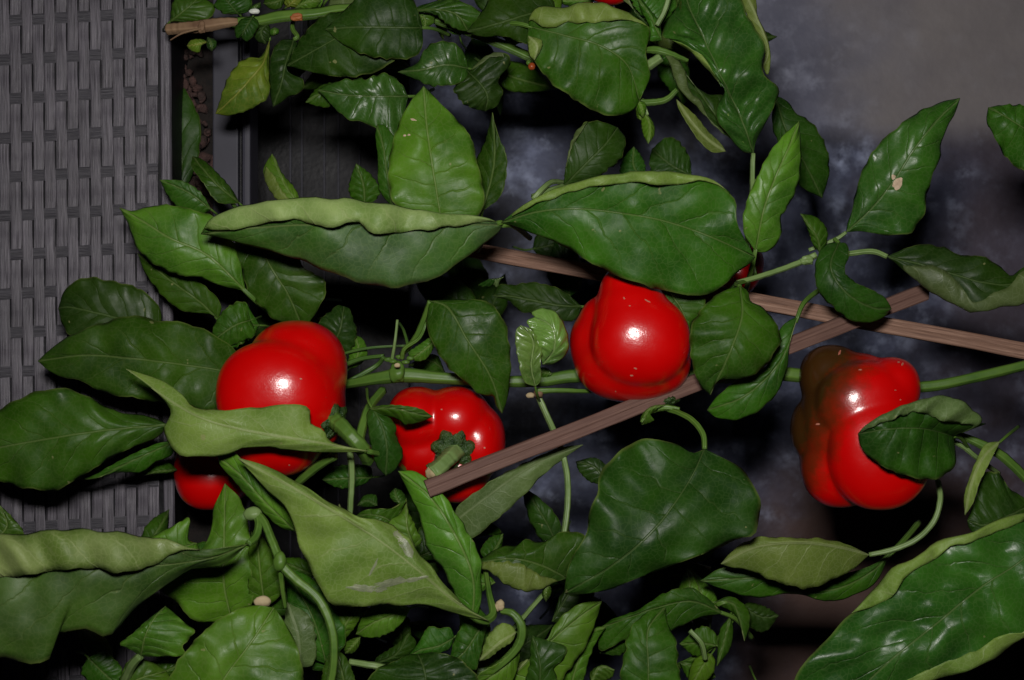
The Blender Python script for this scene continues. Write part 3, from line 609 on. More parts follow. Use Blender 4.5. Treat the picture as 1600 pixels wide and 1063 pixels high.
# ---- bottom centre
leaf(M_, 'F', [(1101, 702), (1075, 755), (1020, 830), (955, 885), (882, 927)],
     [(1082, 708), (1054, 693), (1005, 687), (968, 704), (941, 735), (934, 753), (935, 772), (919, 802), (917, 830), (900, 860), (886, 893)],
     [(1122, 712), (1160, 734), (1182, 768), (1189, 795), (1177, 836), (1160, 840), (1096, 867), (1024, 893), (949, 922), (910, 928)], z=(3.4, 5.6, 4.4), dz=(-.5, -.9), tone='dark', NU=46, NV=11,
     pet=[(1099, 680, 3.0), (1083, 658, 2.2), (1060, 645, 1.2), (1030, 637, -.5)], petr=4.6, petmat=STEM, label='big broad heart-shaped leaf below the centre fruit')
leaf(B_, 'B5', [(420, 542), (300, 512), (150, 492), (0, 500), (-80, 520), (-195, 580)], [(330, 500), (250, 480), (150, 474), (0, 470), (-60, 475), (-140, 520)],
     [(350, 605), (260, 650), (170, 682), (60, 662), (0, 640), (-100, 600), (-150, 595)], z=(0, 2.0, .6), dz=(-.4, -.6), flip=True, tone='mid', quilt=.8,
     pet=[(520, 520, .2), (620, 475, .4), (690, 400, .6), (715, 310, .4), (705, 235, -.5)], petr=4.6, petmat=STEM_P, label='pale leaf underside on a long curved petiole at lower right')
leaf(B_, 'B5', [(500, 545), (420, 620), (250, 690), (50, 640), (-280, 650)], [(420, 590), (250, 630), (50, 600), (-100, 590), (-200, 600)], [(445, 660), (350, 712), (250, 735), (100, 702), (-50, 720), (-200, 680)], z=(-3, -1.6, -2.4), tone='mid', dz=(-.1, -.5))
leaf(B_, 'B3', [(760, 640), (660, 590), (560, 560), (480, 560), (365, 585)], [(830, 540), (835, 462), (740, 446), (660, 490), (590, 475), (560, 500), (480, 512), (410, 555)],
     [(700, 660), (640, 690), (560, 690), (500, 660), (440, 612), (400, 600)], z=(0, 1.6, 1), tone='mid', dz=(-.9, 0),
     foldR=([(700, 640), (650, 625), (600, 590), (540, 572), (470, 570), (410, 572)], .08, .92, .5), quilt=.5)
leaf(B_, 'B3', [(462, 658), (400, 662), (335, 640)], [(440, 632), (390, 620)], [(430, 680), (395, 698), (345, 672)], z=(.5, .8, .8), tone='light', pet=0)
leaf(B_, 'F', [(770, 1085), (850, 1010), (905, 965), (940, 940)], [(848, 1008), (876, 965), (912, 942)], [(840, 1110), (890, 1045), (915, 1010), (930, 975)], z=(0, 1.8, .8), tone='light', dz=(-.2, -.6))
leaf(B_, 'Z2', [(580, 1300), (620, 1000), (600, 850), (560, 715)], [(510, 1100), (540, 900), (545, 780)], [(800, 1150), (720, 980), (815, 880), (815, 800), (700, 760)], z=(1, 2.2, 1.6), tone='dark')
leaf(B_, 'Z2', [(820, 1250), (920, 900), (1000, 700), (1130, 650)], [(800, 1000), (900, 800), (1060, 650)], [(950, 1080), (1000, 900), (1060, 760)], z=(-.6, .2, -.6), tone='light')
leaf(B_, 'B4', [(610, 785), (480, 735), (340, 760), (200, 810), (95, 850)], [(560, 735), (480, 680), (370, 700), (250, 775), (150, 810)], [(520, 800), (430, 840), (370, 870), (220, 890), (100, 940)], z=(-2.6, -1.2, -1.6), tone='mid')
leaf(B_, 'B4', [(300, 1200), (300, 1000), (300, 850), (370, 760)], [(190, 1100), (200, 960), (230, 840), (300, 780)], [(440, 1150), (425, 1000), (415, 900), (380, 830)], z=(0, 1.0, -.4), tone='mid')
leaf(B_, 'B4', [(100, 950), (160, 900), (240, 830)], [(110, 900), (160, 850)], [(180, 960), (240, 900)], z=(-2.6, -2.4, -2.6), tone='mid', pet=0)
leaf(B_, 'B4', [(575, 740), (650, 745), (700, 900)], [(640, 715), (715, 770), (722, 830)], [(600, 755), (660, 790), (690, 860)], z=(-3, -2.8, -3), tone='mid')
leaf(B_, 'B4', [(640, 800), (615, 900), (585, 1005)], [(600, 850), (590, 920)], [(652, 850), (640, 930)], z=(-3, -3, -3.2), tone='mid')
leaf(B_, 'B4', [(590, 920), (520, 910), (430, 912)], [(580, 870), (530, 838), (470, 875)], [(560, 930), (500, 965)], z=(-4, -4, -4), tone='mid')
leaf(B_, 'B4', [(690, 755), (770, 800), (842, 795)], [(720, 740), (790, 760)], [(720, 840), (785, 862)], z=(-5, -5, -5.4), tone='dark')
leaf(B_, 'B4', [(430, 990), (500, 1010), (580, 1050)], [(490, 985), (560, 1010)], [(470, 1060), (530, 1080)], z=(-5, -5, -5), tone='mid', pet=0)
leaf(B_, 'B4', [(60, 1080), (100, 1010), (160, 1020)], [(60, 1030), (110, 1000)], [(100, 1070), (150, 1050)], z=(-4, -4, -4), tone='light')
leaf(B_, 'B4', [(-100, 820), (-20, 690), (30, 640), (130, 600)], [(-60, 700), (0, 620)], [(0, 830), (80, 700)], z=(-5, -5, -5), tone='dark', pet=0)
leaf(B_, 'B4', [(130, 250), (80, 180), (0, 155)], [(60, 240), (10, 190)], [(130, 180), (80, 140)], z=(-7, -7, -7), tone='dark')
# pale leaf under the stake
leaf(M_, 'B3', [(300, 400), (430, 300), (560, 205), (680, 140), (826, 86)], [(300, 350), (400, 268), (500, 205), (620, 142), (740, 96)], [(355, 475), (450, 410), (560, 312), (660, 212), (760, 132)], z=(-1.2, -.4, -1.2), dz=(.1, -.3), flip=True, tone='dark', quilt=.6, pet=[(260, 420, -2)])
leaf(B_, 'B3', [(362, 850), (370, 640), (280, 430), (180, 290), (60, 195)], [(330, 840), (290, 700), (240, 600), (182, 520), (150, 390), (100, 280)],
     [(402, 740), (402, 640), (400, 560), (350, 450), (300, 370), (200, 240), (120, 195)], z=(1, 2.4, 1.8), dz=(-.9, -.3), tone='light', NU=46)
leaf(B_, 'B3', [(430, 800), (380, 880), (330, 950), (270, 1000)], [(350, 730), (330, 820), (290, 900)], [(422, 860), (400, 960), (378, 1020)], z=(.4, 1.2, 1), tone='mid')
leaf(B_, 'Z2', [(430, 690), (320, 760), (130, 920)], [(400, 640), (320, 618), (230, 690), (170, 820)], [(400, 760), (310, 820), (220, 890)], z=(.2, .6, .2), flip=True, tone='mid', quilt=.5)
leaf(B_, 'Z2', [(470, 1180), (420, 1040), (520, 900)], [(400, 1100), (420, 960)], [(560, 1100), (545, 960)], z=(-1, -.6, -1), flip=True, tone='mid', pet=0)
leaf(B_, 'Z2', [(480, 760), (340, 960), (200, 1060), (80, 1150)], [(420, 820), (300, 925), (150, 1010)], [(460, 880), (440, 980), (400, 1080), (250, 1180)], z=(2, 2.6, 2), tone='light', pet=0, dz=(.3, -.5))
leaf(B_, 'B3', [(120, 560), (300, 480), (420, 330)], [(130, 460), (200, 400), (340, 330)], [(250, 560), (400, 470), (490, 450), (430, 390)], z=(-6, -6, -6), tone='mid', pet=0)
leaf(B_, 'B3', [(420, 560), (460, 520), (495, 455)], [(400, 530), (440, 470)], [(470, 540), (490, 500)], z=(-4, -4, -4), tone='mid', pet=0)
# ---- pale leaf of the lower left, foreground
LEAFY['pale'] = leaf(B_, 'F', [(764, 970), (709, 938), (656, 893), (590, 842), (480, 775), (372, 716)],
     [(735, 955), (705, 925), (682, 898), (645, 850), (615, 822), (585, 812), (560, 808), (545, 800), (510, 782), (466, 755), (415, 728)],
     [(725, 962), (694, 953), (657, 944), (620, 946), (563, 947), (522, 946), (507, 926), (488, 896), (480, 873), (466, 855), (462, 825), (443, 791), (413, 761), (385, 730)],
     z=(4.4, 7, 5.8), dz=(-.7, -.7), flip=True, tone='mid', quilt=1.2, NU=46, NV=11, pet=0, label='large pale leaf underside with silvery scars at lower left')
leaf(B_, 'B2', [(430, 445), (300, 320), (200, 210), (108, 135)], [(400, 370), (320, 270), (240, 180), (160, 112)], [(370, 430), (300, 370), (230, 300), (170, 230), (118, 170)], z=(2.4, 3.6, 2.6), dz=(.1, -.6), tone='light', pet=0)
leaf(B_, 'Z3', [(330, 900), (240, 850), (130, 830), (30, 845)], [(430, 710), (330, 780), (200, 785), (90, 800)], [(280, 940), (200, 960), (90, 880)], z=(0, .6, -.4), tone='mid', dz=(.1, -.5))
leaf(B_, 'Z3', [(500, 1100), (440, 940), (430, 705)], [(330, 1000), (270, 920), (380, 810)], [(550, 1050), (500, 920), (445, 800)], z=(-.2, .6, -.4), tone='light')
leaf(M_, 'Z3', [(560, 330), (470, 420), (580, 600)], [(400, 330), (390, 430), (450, 530)], [(620, 380), (560, 450), (590, 540)], z=(-3, -2.5, -2.5), tone='mid')
leaf(M_, 'B2', [(750, 220), (650, 225), (540, 230)], [(740, 178), (670, 168), (590, 180)], [(720, 245), (640, 268), (590, 260)], z=(-4, -3.5, -4), tone='mid')
leaf(B_, 'Z3', [(400, 760), (350, 690), (340, 620)], [(320, 720), (300, 670)], [(430, 720), (400, 650)], z=(-5, -5, -5), tone='mid', pet=0)
leaf(B_, 'Z3', [(200, 760), (120, 720), (40, 760)], [(190, 680), (100, 680)], [(160, 770), (90, 770)], z=(-6, -6, -6), tone='dark', pet=0)
# ---- lower left mass
leaf(B_, 'F', [(388, 850), (330, 872), (240, 884), (120, 886), (-60, 890)],
     [(345, 856), (300, 858), (271, 845), (233, 840), (196, 834), (150, 829), (94, 828), (38, 835), (-50, 842)],
     [(345, 884), (301, 888), (263, 912), (211, 950), (169, 992), (132, 983), (87, 994), (75, 1032), (0, 1029), (-50, 1020)], z=(6.5, 9.5, 9), dz=(.3, -.8), tone='sheen', quilt=1.1, NU=46, NV=11,
     foldL=([(312, 860), (285, 858), (265, 866), (245, 878), (218, 889), (188, 894), (147, 887), (94, 890), (38, 899), (-50, 902)], .16, 1, .8),
     pet=[(400, 838, 5.8), (404, 815, 5.2), (396, 802, 4.8)], petr=6, petmat=STEM, label='closest blurred leaf at the lower left with a pale rolled upper edge')
leaf(B_, 'Z4', [(680, 700), (640, 500), (640, 250), (645, -90)], [(560, 725), (440, 700), (380, 620), (275, 535), (340, 420), (460, 350), (560, 200), (575, 60)], [(800, 620), (800, 400), (790, 200), (760, 60), (720, -20)], z=(1, 2.2, .8), tone='light', NU=46, label=None)
leaf(B_, 'Z4', [(880, 640), (850, 420), (830, 180)], [(800, 600), (780, 420), (800, 220)], [(970, 560), (950, 400), (880, 240)], z=(1.4, 2.4, 1.6), tone='light', pet=0)
leaf(B_, 'Z4', [(480, 260), (380, 280), (240, 235), (90, 330)], [(430, 240), (435, 110), (340, 160), (220, 220)], [(500, 330), (380, 330), (250, 350)], z=(1.5, 2.5, 1.5), tone='light', pet=0)
leaf(B_, 'Z4', [(150, 920), (180, 790), (230, 700), (295, 630)], [(110, 895), (30, 850), (100, 790), (190, 710)], [(230, 925), (330, 922), (408, 920), (400, 860), (465, 780), (400, 720), (340, 665)], z=(3, 4, 2.6), tone='light', quilt=.6, pet=[(110, 960, 2.6), (50, 1080, 1)], petr=7, petmat=STEM_P, label='small light lobed leaf at the lower left')
leaf(B_, 'F', [(300, 1150), (350, 1060), (395, 1000), (428, 950)], [(255, 1090), (275, 1040), (320, 985), (370, 952), (400, 946)], [(480, 1130), (474, 1063), (468, 1020), (443, 970)], z=(5.2, 7, 5.6), tone='light', NU=42, NV=11, quilt=.9, pet=0)
leaf(B_, 'Z4', [(0, 1250), (100, 1080), (300, 1010)], [(30, 1050), (90, 940), (200, 950)], [(200, 1150), (330, 1080)], z=(.5, 1.5, .5), tone='light')
leaf(B_, 'Z4', [(180, 1050), (300, 1010), (420, 940)], [(200, 960), (300, 950)], [(260, 1050), (360, 1020)], z=(0, .4, 0), tone='mid', pet=0)
leaf(B_, 'Z4', [(-160, 930), (-80, 1010), (20, 1100)], [(-60, 900), (40, 1000)], [(-200, 1020), (-100, 1090)], z=(-2, -2, -2), tone='mid')
leaf(B_, 'B1', [(-20, 480), (30, 420), (0, 338)], [(-60, 440), (-40, 370)], [(100, 460), (50, 385)], z=(-4, -4, -4), tone='light', pet=0)
leaf(B_, 'B2', [(330, 800), (340, 640), (280, 520), (245, 440)], [(235, 760), (235, 640), (235, 520)], [(420, 780), (400, 640), (340, 520)], z=(0, .6, -.4), tone='mid', pet=0)
leaf(B_, 'B2', [(450, 1010), (440, 880), (395, 740)], [(385, 960), (380, 850)], [(500, 1000), (512, 860), (480, 790)], z=(2, 2.6, 2), flip=True, tone='dark', quilt=.4)
leaf(B_, 'B2', [(560, 1000), (500, 800), (380, 590)], [(470, 950), (400, 740)], [(640, 900), (600, 760), (500, 640)], z=(1, 1.8, 1), tone='mid', pet=0)
leaf(B_, 'Z1', [(200, 830), (250, 700), (345, 590)], [(170, 750), (180, 620), (260, 570)], [(240, 800), (300, 730), (340, 650)], z=(1, 1.5, 1.4), tone='light')
leaf(B_, 'Z1', [(650, 610), (520, 660), (420, 700), (308, 772)], [(560, 570), (420, 580), (340, 680)], [(600, 700), (520, 765), (430, 797), (360, 790)], z=(.8, 1.6, .8), tone='light')
leaf(B_, 'Z1', [(335, 790), (290, 840), (240, 895)], [(290, 800), (230, 840)], [(330, 840), (290, 890)], z=(.4, .8, .4), tone='light')
leaf(B_, 'Z1', [(420, 960), (560, 900), (645, 765)], [(440, 920), (560, 840), (620, 780)], [(520, 960), (640, 900), (690, 830)], z=(-2, -1.6, -2), tone='dark')
leaf(B_, 'Z1', [(930, 790), (830, 850), (700, 880), (560, 970)], [(900, 730), (840, 735), (770, 725), (700, 830), (620, 920)], [(900, 860), (790, 905), (700, 915), (620, 955)], z=(0, .6, 0), tone='mid')
leaf(B_, 'Z1', [(760, 1150), (740, 1000), (700, 900)], [(380, 1100), (430, 1000), (560, 940), (640, 900)], [(1100, 1100), (1050, 1010), (960, 930), (820, 890)], z=(2.4, 3.2, 2), tone='dark', pet=0)
leaf(B_, 'Z1', [(1040, 650), (960, 850), (900, 960)], [(980, 640), (960, 760), (930, 850)], [(1150, 700), (1110, 900), (1010, 990)], z=(-.4, .1, -.4), tone='mid', pet=0)
leaf(B_, 'Z1', [(40, 1000), (20, 800), (-60, 600)], [(-60, 950), (-60, 800), (-80, 700)], [(240, 1000), (200, 850), (120, 650), (20, 560)], z=(.2, .6, 0), tone='mid', pet=0)
leaf(B_, 'Z1', [(250, 1250), (230, 1050), (180, 880)], [(100, 1200), (100, 1000), (140, 900)], [(330, 1200), (290, 1020), (230, 900)], z=(3, 3.6, 3), tone='mid', pet=0)
leaf(B_, 'M3', [(950, 560), (900, 550), (860, 530)], [(930, 535), (890, 530)], [(920, 590), (885, 585)], z=(-2, -2, -2), tone='mid', pet=0)
# ---- top plant
leaf(T_, 'Z5', [(910, 340), (860, 520), (740, 670), (620, 800), (462, 945)], [(840, 470), (770, 480), (700, 490), (600, 590), (540, 700), (500, 830)], [(905, 600), (905, 790), (800, 880), (700, 925), (560, 960)],
     z=(-5, -3.5, -5), tone='yellow', dz=(-.4, -.4), quilt=1.3, pet=[(905, 260, -5), (880, 180, -6)], label='yellowing speckled leaf near the planter rim')
leaf(T_, 'Z5', [(1110, 330), (1040, 560), (1000, 720), (940, 885)], [(1000, 340), (920, 470), (905, 640), (915, 780)], [(1150, 380), (1090, 480), (1050, 600), (1190, 665), (1185, 750), (1060, 808), (990, 860)],
     z=(-5.5, -4.5, -5.5), tone='dark', pet=[(1140, 310, -5.5), (1100, 240, -6), (1105, 165, -6.4)], petr=4)
leaf(T_, 'T2', [(870, 60), (760, 140), (640, 210), (528, 274)], [(770, 45), (690, 60), (620, 115), (560, 200)], [(1000, 200), (940, 275), (850, 312), (720, 317), (600, 292)], z=(-4, -3.6, -4.6), tone='dark', pet=0)
leaf(T_, 'F', [(660, 44), (600, 43), (550, 43), (508, 46)], [(645, 0), (600, -20), (560, -5), (535, 20)], [(659, 76), (645, 90), (607, 92), (570, 86), (536, 69)], z=(-3.4, -2.6, -3.4), tone='dark')
leaf(T_, 'T3', [(350, 285), (260, 270), (160, 290), (58, 300)], [(340, 240), (310, 190), (240, 172), (170, 203), (140, 260)], [(340, 330), (290, 352), (200, 357), (130, 328)], z=(-4.4, -3.4, -4.4), tone='gloss')
leaf(T_, 'T3', [(350, 300), (400, 350), (430, 400), (420, 462)], [(325, 320), (290, 370), (330, 430), (370, 450)], [(430, 230), (500, 218), (525, 260), (475, 330), (492, 390), (470, 440)], z=(-4.6, -4, -5), tone='dark', foldR=([(390, 280), (430, 245), (490, 232), (500, 240)], .02, .35, .5))
leaf(T_, 'T3', [(115, 45), (210, 40), (300, 60), (350, 130)], [(150, 25), (290, 0), (400, 50), (420, 80)], [(150, 50), (210, 60), (270, 105), (320, 128)], z=(-5, -4, -5), tone='mid', pet=[(100, 40, -5.4), (95, 0, -6)])
leaf(T_, 'T3', [(130, 60), (170, 80), (165, 122)], [(140, 90), (150, 115)], [(200, 55), (210, 90)], z=(-5.6, -5.4, -5.6), tone='light', pet=0)
leaf(T_, 'T3', [(710, 40), (600, 60), (470, 100), (345, 132)], [(700, 0), (560, -30), (450, -10), (400, 60)], [(640, 90), (600, 178), (500, 152), (400, 152)], z=(-4, -3, -4), tone='dark', pet=0)
leaf(T_, 'T3', [(600, 110), (760, 150), (900, 190), (1010, 270), (1060, 420)], [(605, 70), (640, 28), (730, 33), (830, 10), (900, 13), (1000, 48), (1063, 85), (1105, 130), (1085, 220), (1105, 310)],
     [(595, 190), (610, 240), (650, 290), (700, 350), (760, 390), (850, 450), (920, 477), (975, 480), (1030, 460)], z=(-2.4, -1.2, -2.4), dz=(.2, -.6), tone='mid', quilt=1.4, NU=46,
     foldL=([(612, 80), (640, 100), (700, 112), (760, 92), (850, 92), (930, 84), (1000, 80), (1060, 92), (1090, 110)], .03, .62, .7), label='broad leaf at the top with a pale rolled upper edge')
leaf(T_, 'T3', [(600, 150), (635, 190), (625, 250)], [(600, 190), (605, 230)], [(655, 170), (650, 210)], z=(-1.6, -1.2, -1.6), tone='mid', pet=0, flip=True)
leaf(T_, 'Z6', [(962, 1062), (900, 880), (790, 640), (690, 430), (600, 230), (520, 60), (480, -120)], [(890, 1050), (800, 950), (700, 800), (760, 620), (690, 540), (570, 400), (420, 280), (330, 250), (350, 170), (450, 20), (440, -60)],
     [(985, 960), (1060, 830), (1110, 720), (1137, 620), (1060, 540), (1020, 490), (1045, 380), (1020, 260), (930, 130), (880, 0), (800, -100)], z=(-2, .2, -1.6), dz=(-.6, -.6), tone='gloss', quilt=3.4, NU=54, NV=12,
     foldL=([(740, 600), (690, 500), (640, 420), (570, 350), (480, 300), (380, 270)], .40, .63, .8), pet=[(958, 1140, -2), (955, 1290, -2.4), (950, 1400, -4)], petr=4, petmat=STEM_P, label='big glossy quilted dark leaf hanging from the top')
leaf(T_, 'Z6', [(900, 1050), (700, 800), (560, 600), (450, 460), (335, 365)], [(860, 900), (760, 670), (660, 655), (560, 600), (480, 480), (430, 390)], [(800, 960), (700, 880), (620, 790), (470, 640), (420, 560), (380, 430)],
     z=(-3, -1.8, -2), dz=(-.4, .2), tone='dark', quilt=.8, foldR=([(760, 900), (700, 860), (640, 790), (600, 700), (520, 620), (490, 500), (440, 410), (370, 370)], .2, .97, .6), pet=0)
leaf(T_, 'Z6', [(770, 1050), (640, 960), (530, 840), (430, 690)], [(740, 1000), (640, 900), (560, 800)], [(680, 1055), (590, 980), (520, 880), (440, 740)], z=(-3.4, -2.8, -3), dz=(-.2, .2), tone='mid', quilt=.6, flip=True, pet=0)
leaf(T_, 'Z6', [(1030, 470), (1070, 350), (1000, 150), (900, -60)], [(1010, 400), (1000, 280), (930, 130), (880, 0)], [(1060, 520), (1080, 400), (1050, 240), (990, 110), (980, 0), (960, -60)], z=(-3, -2.2, -2.4), tone='light', flip=True, pet=0)
leaf(T_, 'Z6', [(330, 280), (290, 200), (240, 100), (170, 0), (150, -60)], [(240, 280), (240, 180), (180, 60)], [(325, 240), (310, 150), (230, 50)], z=(-2.4, -2, -2.4), tone='mid', pet=0)
leaf(T_, 'Z6', [(220, 60), (160, 100), (100, 0)], [(150, 40), (60, 0)], [(240, 180), (190, 150)], z=(-4, -4, -4), tone='dark', pet=0)
leaf(T_, 'T4', [(350, 110), (300, 60), (260, -30)], [(300, 90), (230, 0)], [(420, 20), (400, -40)], z=(-3, -3, -3), tone='mid', pet=0)
leaf(T_, 'T4', [(825, 395), (880, 560), (950, 680), (1022, 822)], [(815, 520), (870, 650), (930, 770)], [(882, 425), (905, 462), (980, 512), (1040, 620), (1052, 720)], z=(-8, -7, -8), tone='dark', dz=(-.5, -.5))
leaf(M_, 'T4', [(745, 1045), (780, 870), (830, 730), (885, 610), (926, 505)], [(695, 960), (702, 860), (750, 740), (800, 640), (865, 560)], [(795, 1045), (850, 980), (852, 900), (902, 820), (932, 700), (932, 600)], z=(-.5, 1, .6), dz=(-.2, -.8), tone='light', quilt=1.3)
leaf(T_, 'T4', [(285, 465), (305, 520), (300, 597)], [(272, 500), (280, 560)], [(320, 510), (325, 560)], z=(-3, -3, -3), tone='light', petmat=STEM_P)
leaf(T_, 'T4', [(270, 500), (262, 465), (248, 445)], [(255, 490)], [(280, 470)], z=(-3, -3, -3), tone='light', pet=0)
leaf(M_, 'T3', [(745, 775), (840, 680), (920, 600), (970, 530)], [(765, 640), (790, 560), (840, 508), (900, 505)], [(880, 740), (930, 705), (985, 655), (1003, 580)], z=(-5, -4, -5), dz=(0, -.5), tone='dark',
     foldL=([(748, 730), (762, 670), (790, 590), (830, 530), (848, 505)], .08, .62, .7), pet=[(700, 790, -4), (620, 820, -3)], petmat=STEM_P, petr=6)
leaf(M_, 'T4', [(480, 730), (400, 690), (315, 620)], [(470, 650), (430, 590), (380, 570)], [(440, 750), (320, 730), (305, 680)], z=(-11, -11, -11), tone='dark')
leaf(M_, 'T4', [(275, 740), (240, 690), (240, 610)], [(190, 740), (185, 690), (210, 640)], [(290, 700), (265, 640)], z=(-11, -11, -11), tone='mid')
# little leaves on the woody stem
for (m_, l_, r_, zz, tn) in [([(85, 180), (200, 90), (330, -20)], [(90, 100), (120, 0)], [(250, 180), (430, 140), (450, 40)], -4.5, 'mid'),
        ([(660, 120), (600, 60), (520, -40)], [(520, 110), (450, 40)], [(740, 90), (760, 0)], -4, 'dark'),
        ([(770, 140), (720, 220), (670, 310)], [(680, 160), (620, 250), (640, 320)], [(820, 190), (780, 290), (720, 345)], -3.6, 'dark'),
        ([(900, 200), (840, 260), (880, 370)], [(800, 220), (770, 290), (820, 350)], [(920, 260), (910, 320)], -4.6, 'dark'),
        ([(400, 350), (310, 370), (225, 380)], [(340, 325), (250, 340)], [(345, 380), (325, 438), (250, 415)], -4, 'yellow'),
        ([(395, 310), (425, 360), (430, 425)], [(385, 350), (395, 400)], [(465, 340), (465, 395)], -4, 'gloss'),
        ([(950, 230), (955, 260), (940, 300)], [(915, 250), (915, 290)], [(985, 245), (985, 275)], -4, 'light'),
        ([(1040, -20), (960, 20), (860, 30)], [(960, -40), (880, -20)], [(1000, 70), (920, 75)], -4, 'mid'),
        ([(1050, 60), (1100, 20), (1180, -40)], [(1020, 20), (1060, -40)], [(1130, 60), (1200, 20)], -4.6, 'yellow'),
        ([(1120, 70), (1220, 20), (1340, 10)], [(1180, 0), (1260, -30)], [(1200, 80), (1300, 60)], -4.4, 'light'),
        ([(760, 100), (790, 60), (835, 20)], [(740, 70), (780, 40)], [(800, 80), (835, 60)], -3.6, 'gloss')]:
    leaf(T_, 'Z5', m_, l_, r_, z=(zz-.5, zz, zz-.5), tone=tn, NU=24, NV=6, pet=0 if tn in ('light', 'gloss') else None)

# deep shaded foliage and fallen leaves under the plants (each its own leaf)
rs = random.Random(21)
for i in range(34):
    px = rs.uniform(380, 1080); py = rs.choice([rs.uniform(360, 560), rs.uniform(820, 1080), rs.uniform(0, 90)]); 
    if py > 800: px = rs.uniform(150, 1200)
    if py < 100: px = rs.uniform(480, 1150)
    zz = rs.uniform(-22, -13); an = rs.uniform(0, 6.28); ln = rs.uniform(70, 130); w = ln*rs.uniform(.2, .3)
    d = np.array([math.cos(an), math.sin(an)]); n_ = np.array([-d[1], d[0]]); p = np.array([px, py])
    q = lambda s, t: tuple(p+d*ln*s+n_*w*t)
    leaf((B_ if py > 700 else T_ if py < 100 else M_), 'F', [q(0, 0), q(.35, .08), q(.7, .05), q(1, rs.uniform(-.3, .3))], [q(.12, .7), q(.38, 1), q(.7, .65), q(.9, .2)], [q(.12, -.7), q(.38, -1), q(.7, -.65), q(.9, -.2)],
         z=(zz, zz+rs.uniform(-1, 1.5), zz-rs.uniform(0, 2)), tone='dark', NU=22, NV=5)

rs = random.Random(5)
for i in range(58):
    if i < 34: px = rs.uniform(170, 1130); py = rs.uniform(850, 1090); zz = rs.uniform(-10, -3.5)
    else: px = rs.uniform(480, 1150); py = rs.uniform(-20, 110); zz = rs.uniform(-11, -7)
    an = rs.uniform(0, 6.28); ln = rs.uniform(60, 125); w = ln*rs.uniform(.17, .27)
    d = np.array([math.cos(an), math.sin(an)]); n_ = np.array([-d[1], d[0]]); p = np.array([px, py]); bend = rs.uniform(-.5, .5)
    q = lambda s, t: tuple(p+d*ln*s+n_*w*(t+bend*s*s))
    leaf((B_ if py > 700 else T_), 'F', [q(0, 0), q(.35, .08), q(.7, .05), q(1, rs.uniform(-.3, .3))], [q(.08, .55), q(.36, 1), q(.7, .62), q(.92, .15)], [q(.08, -.6), q(.34, -1), q(.7, -.7), q(.92, -.2)],
         z=(zz, zz+rs.uniform(0, 1.5), zz-rs.uniform(0, 1.6)), dz=(rs.uniform(-.7, .1), rs.uniform(-.7, .1)), tone=rs.choice(['mid', 'mid', 'light', 'dark']), NU=26, NV=6, flip=rs.random() < .15)

# ------------------------------------------------------------------ stems
def stem(p, name, pts, radii, mat, org='F', **k): return tube(name, pts, radii, mat, p, org, **k)
stem(M_, 'main_stem', [(380, 640, -13), (470, 610, -7), (548, 599, -3.4), (590, 591, -2.5), (625, 586, -2.2), (700, 591, -2.2), (790, 596, -2.2), (850, 594, -2.4), (890, 588, -2.6), (1000, 588, -3), (1130, 588, -3), (1225, 584, -3), (1340, 600, -3), (1445, 604, -2.6), (1520, 590, -2.4), (1640, 561, -2.4)],
     [6, 6, 7.5, 10, 12, 9.5, 9, 10, 10.5, 10, 11, 11.5, 9, 9, 8.5, 8], STEM, nseg=8)
blob('node', (622, 582, -1.7), 14, STEM, M_, sq=(.95, 1.15, .8), rough=.35); blob('leaf_scar', (621, 571, -.55), 5, CORK, M_, sq=(1, .7, .5))
for c_ in ((606, 562), (624, 558), (641, 560), (614, 565), (634, 566)): blob('node_bract', (c_[0], c_[1], -1.3), 4.6, STEM, M_, sq=(1.4, .8, .8), seed=c_[0])
stem(M_, 'branch', [(612, 565, -1.5), (617, 535, -1), (621, 500, -1.2)], [3.4, 2.6, 2.4], STEM_P)
stem(M_, 'branch', [(628, 560, -1.2), (632, 545, -.7), (655, 528, -.5), (664, 508, -.4), (662, 490, -.8)], [4, 3.6, 3.2, 2.6, 2.2], STEM)
stem(M_, 'branch', [(640, 552, -2), (632, 520, -3.2), (624, 505, -5)], [3, 2.6, 2.2], STEM_D)
stem(M_, 'branch', [(500, 590, -5), (560, 562, -4.5), (600, 556, -4)], [4.5, 4, 3.4], STEM_D)
stem(M_, 'branch', [(480, 570, -6), (570, 545, -5), (640, 540, -5)], [3, 2.6, 2.2], STEM_D)
stem(M_, 'branch', [(540, 600, -3.6), (590, 570, -4), (600, 558, -3.4)], [5, 4, 3.2], STEM_D)
stem(M_, 'branch', [(838, 611, -.7), (870, 610, -.8), (905, 611, -1.2), (960, 612, -3)], [5, 4, 3.6, 3], STEM)
blob('cut_end', (829, 618, -.5), 5.5, CORK, M_, sq=(1.3, .8, .8)); blob('node', (842, 614, -.8), 8, BARK, M_)
stem(M_, 'branch', [(838, 612, -1.4), (855, 650, -1.2), (874, 694, -1.3), (886, 740, -.8), (887, 790, -.2), (878, 850, .2), (860, 905, .4), (853, 925, .2)], [5, 5, 5.2, 5, 5, 4.4, 3.8, 3.4], STEM_P)
stem(M_, 'branch', [(547, 700, .4), (550, 740, 0), (548, 790, -.2), (545, 830, -1)], [5.5, 5.2, 4.8, 4.8], STEM_P)
stem(M_, 'branch', [(560, 690, 1.4), (575, 640, 0), (598, 610, -2)], [8, 7, 7], STEM)
stem(M_, 'branch', [(523, 712, 1.5), (495, 730, .6), (460, 760, -1), (430, 800, -4)], [7, 7, 6.5, 6], STEM)
stem(M_, 'branch', [(1002, 660, 1), (1012, 646, .8), (1036, 637, .6), (1062, 640, .8)], [2.5, 4, 5, 4], STEM)
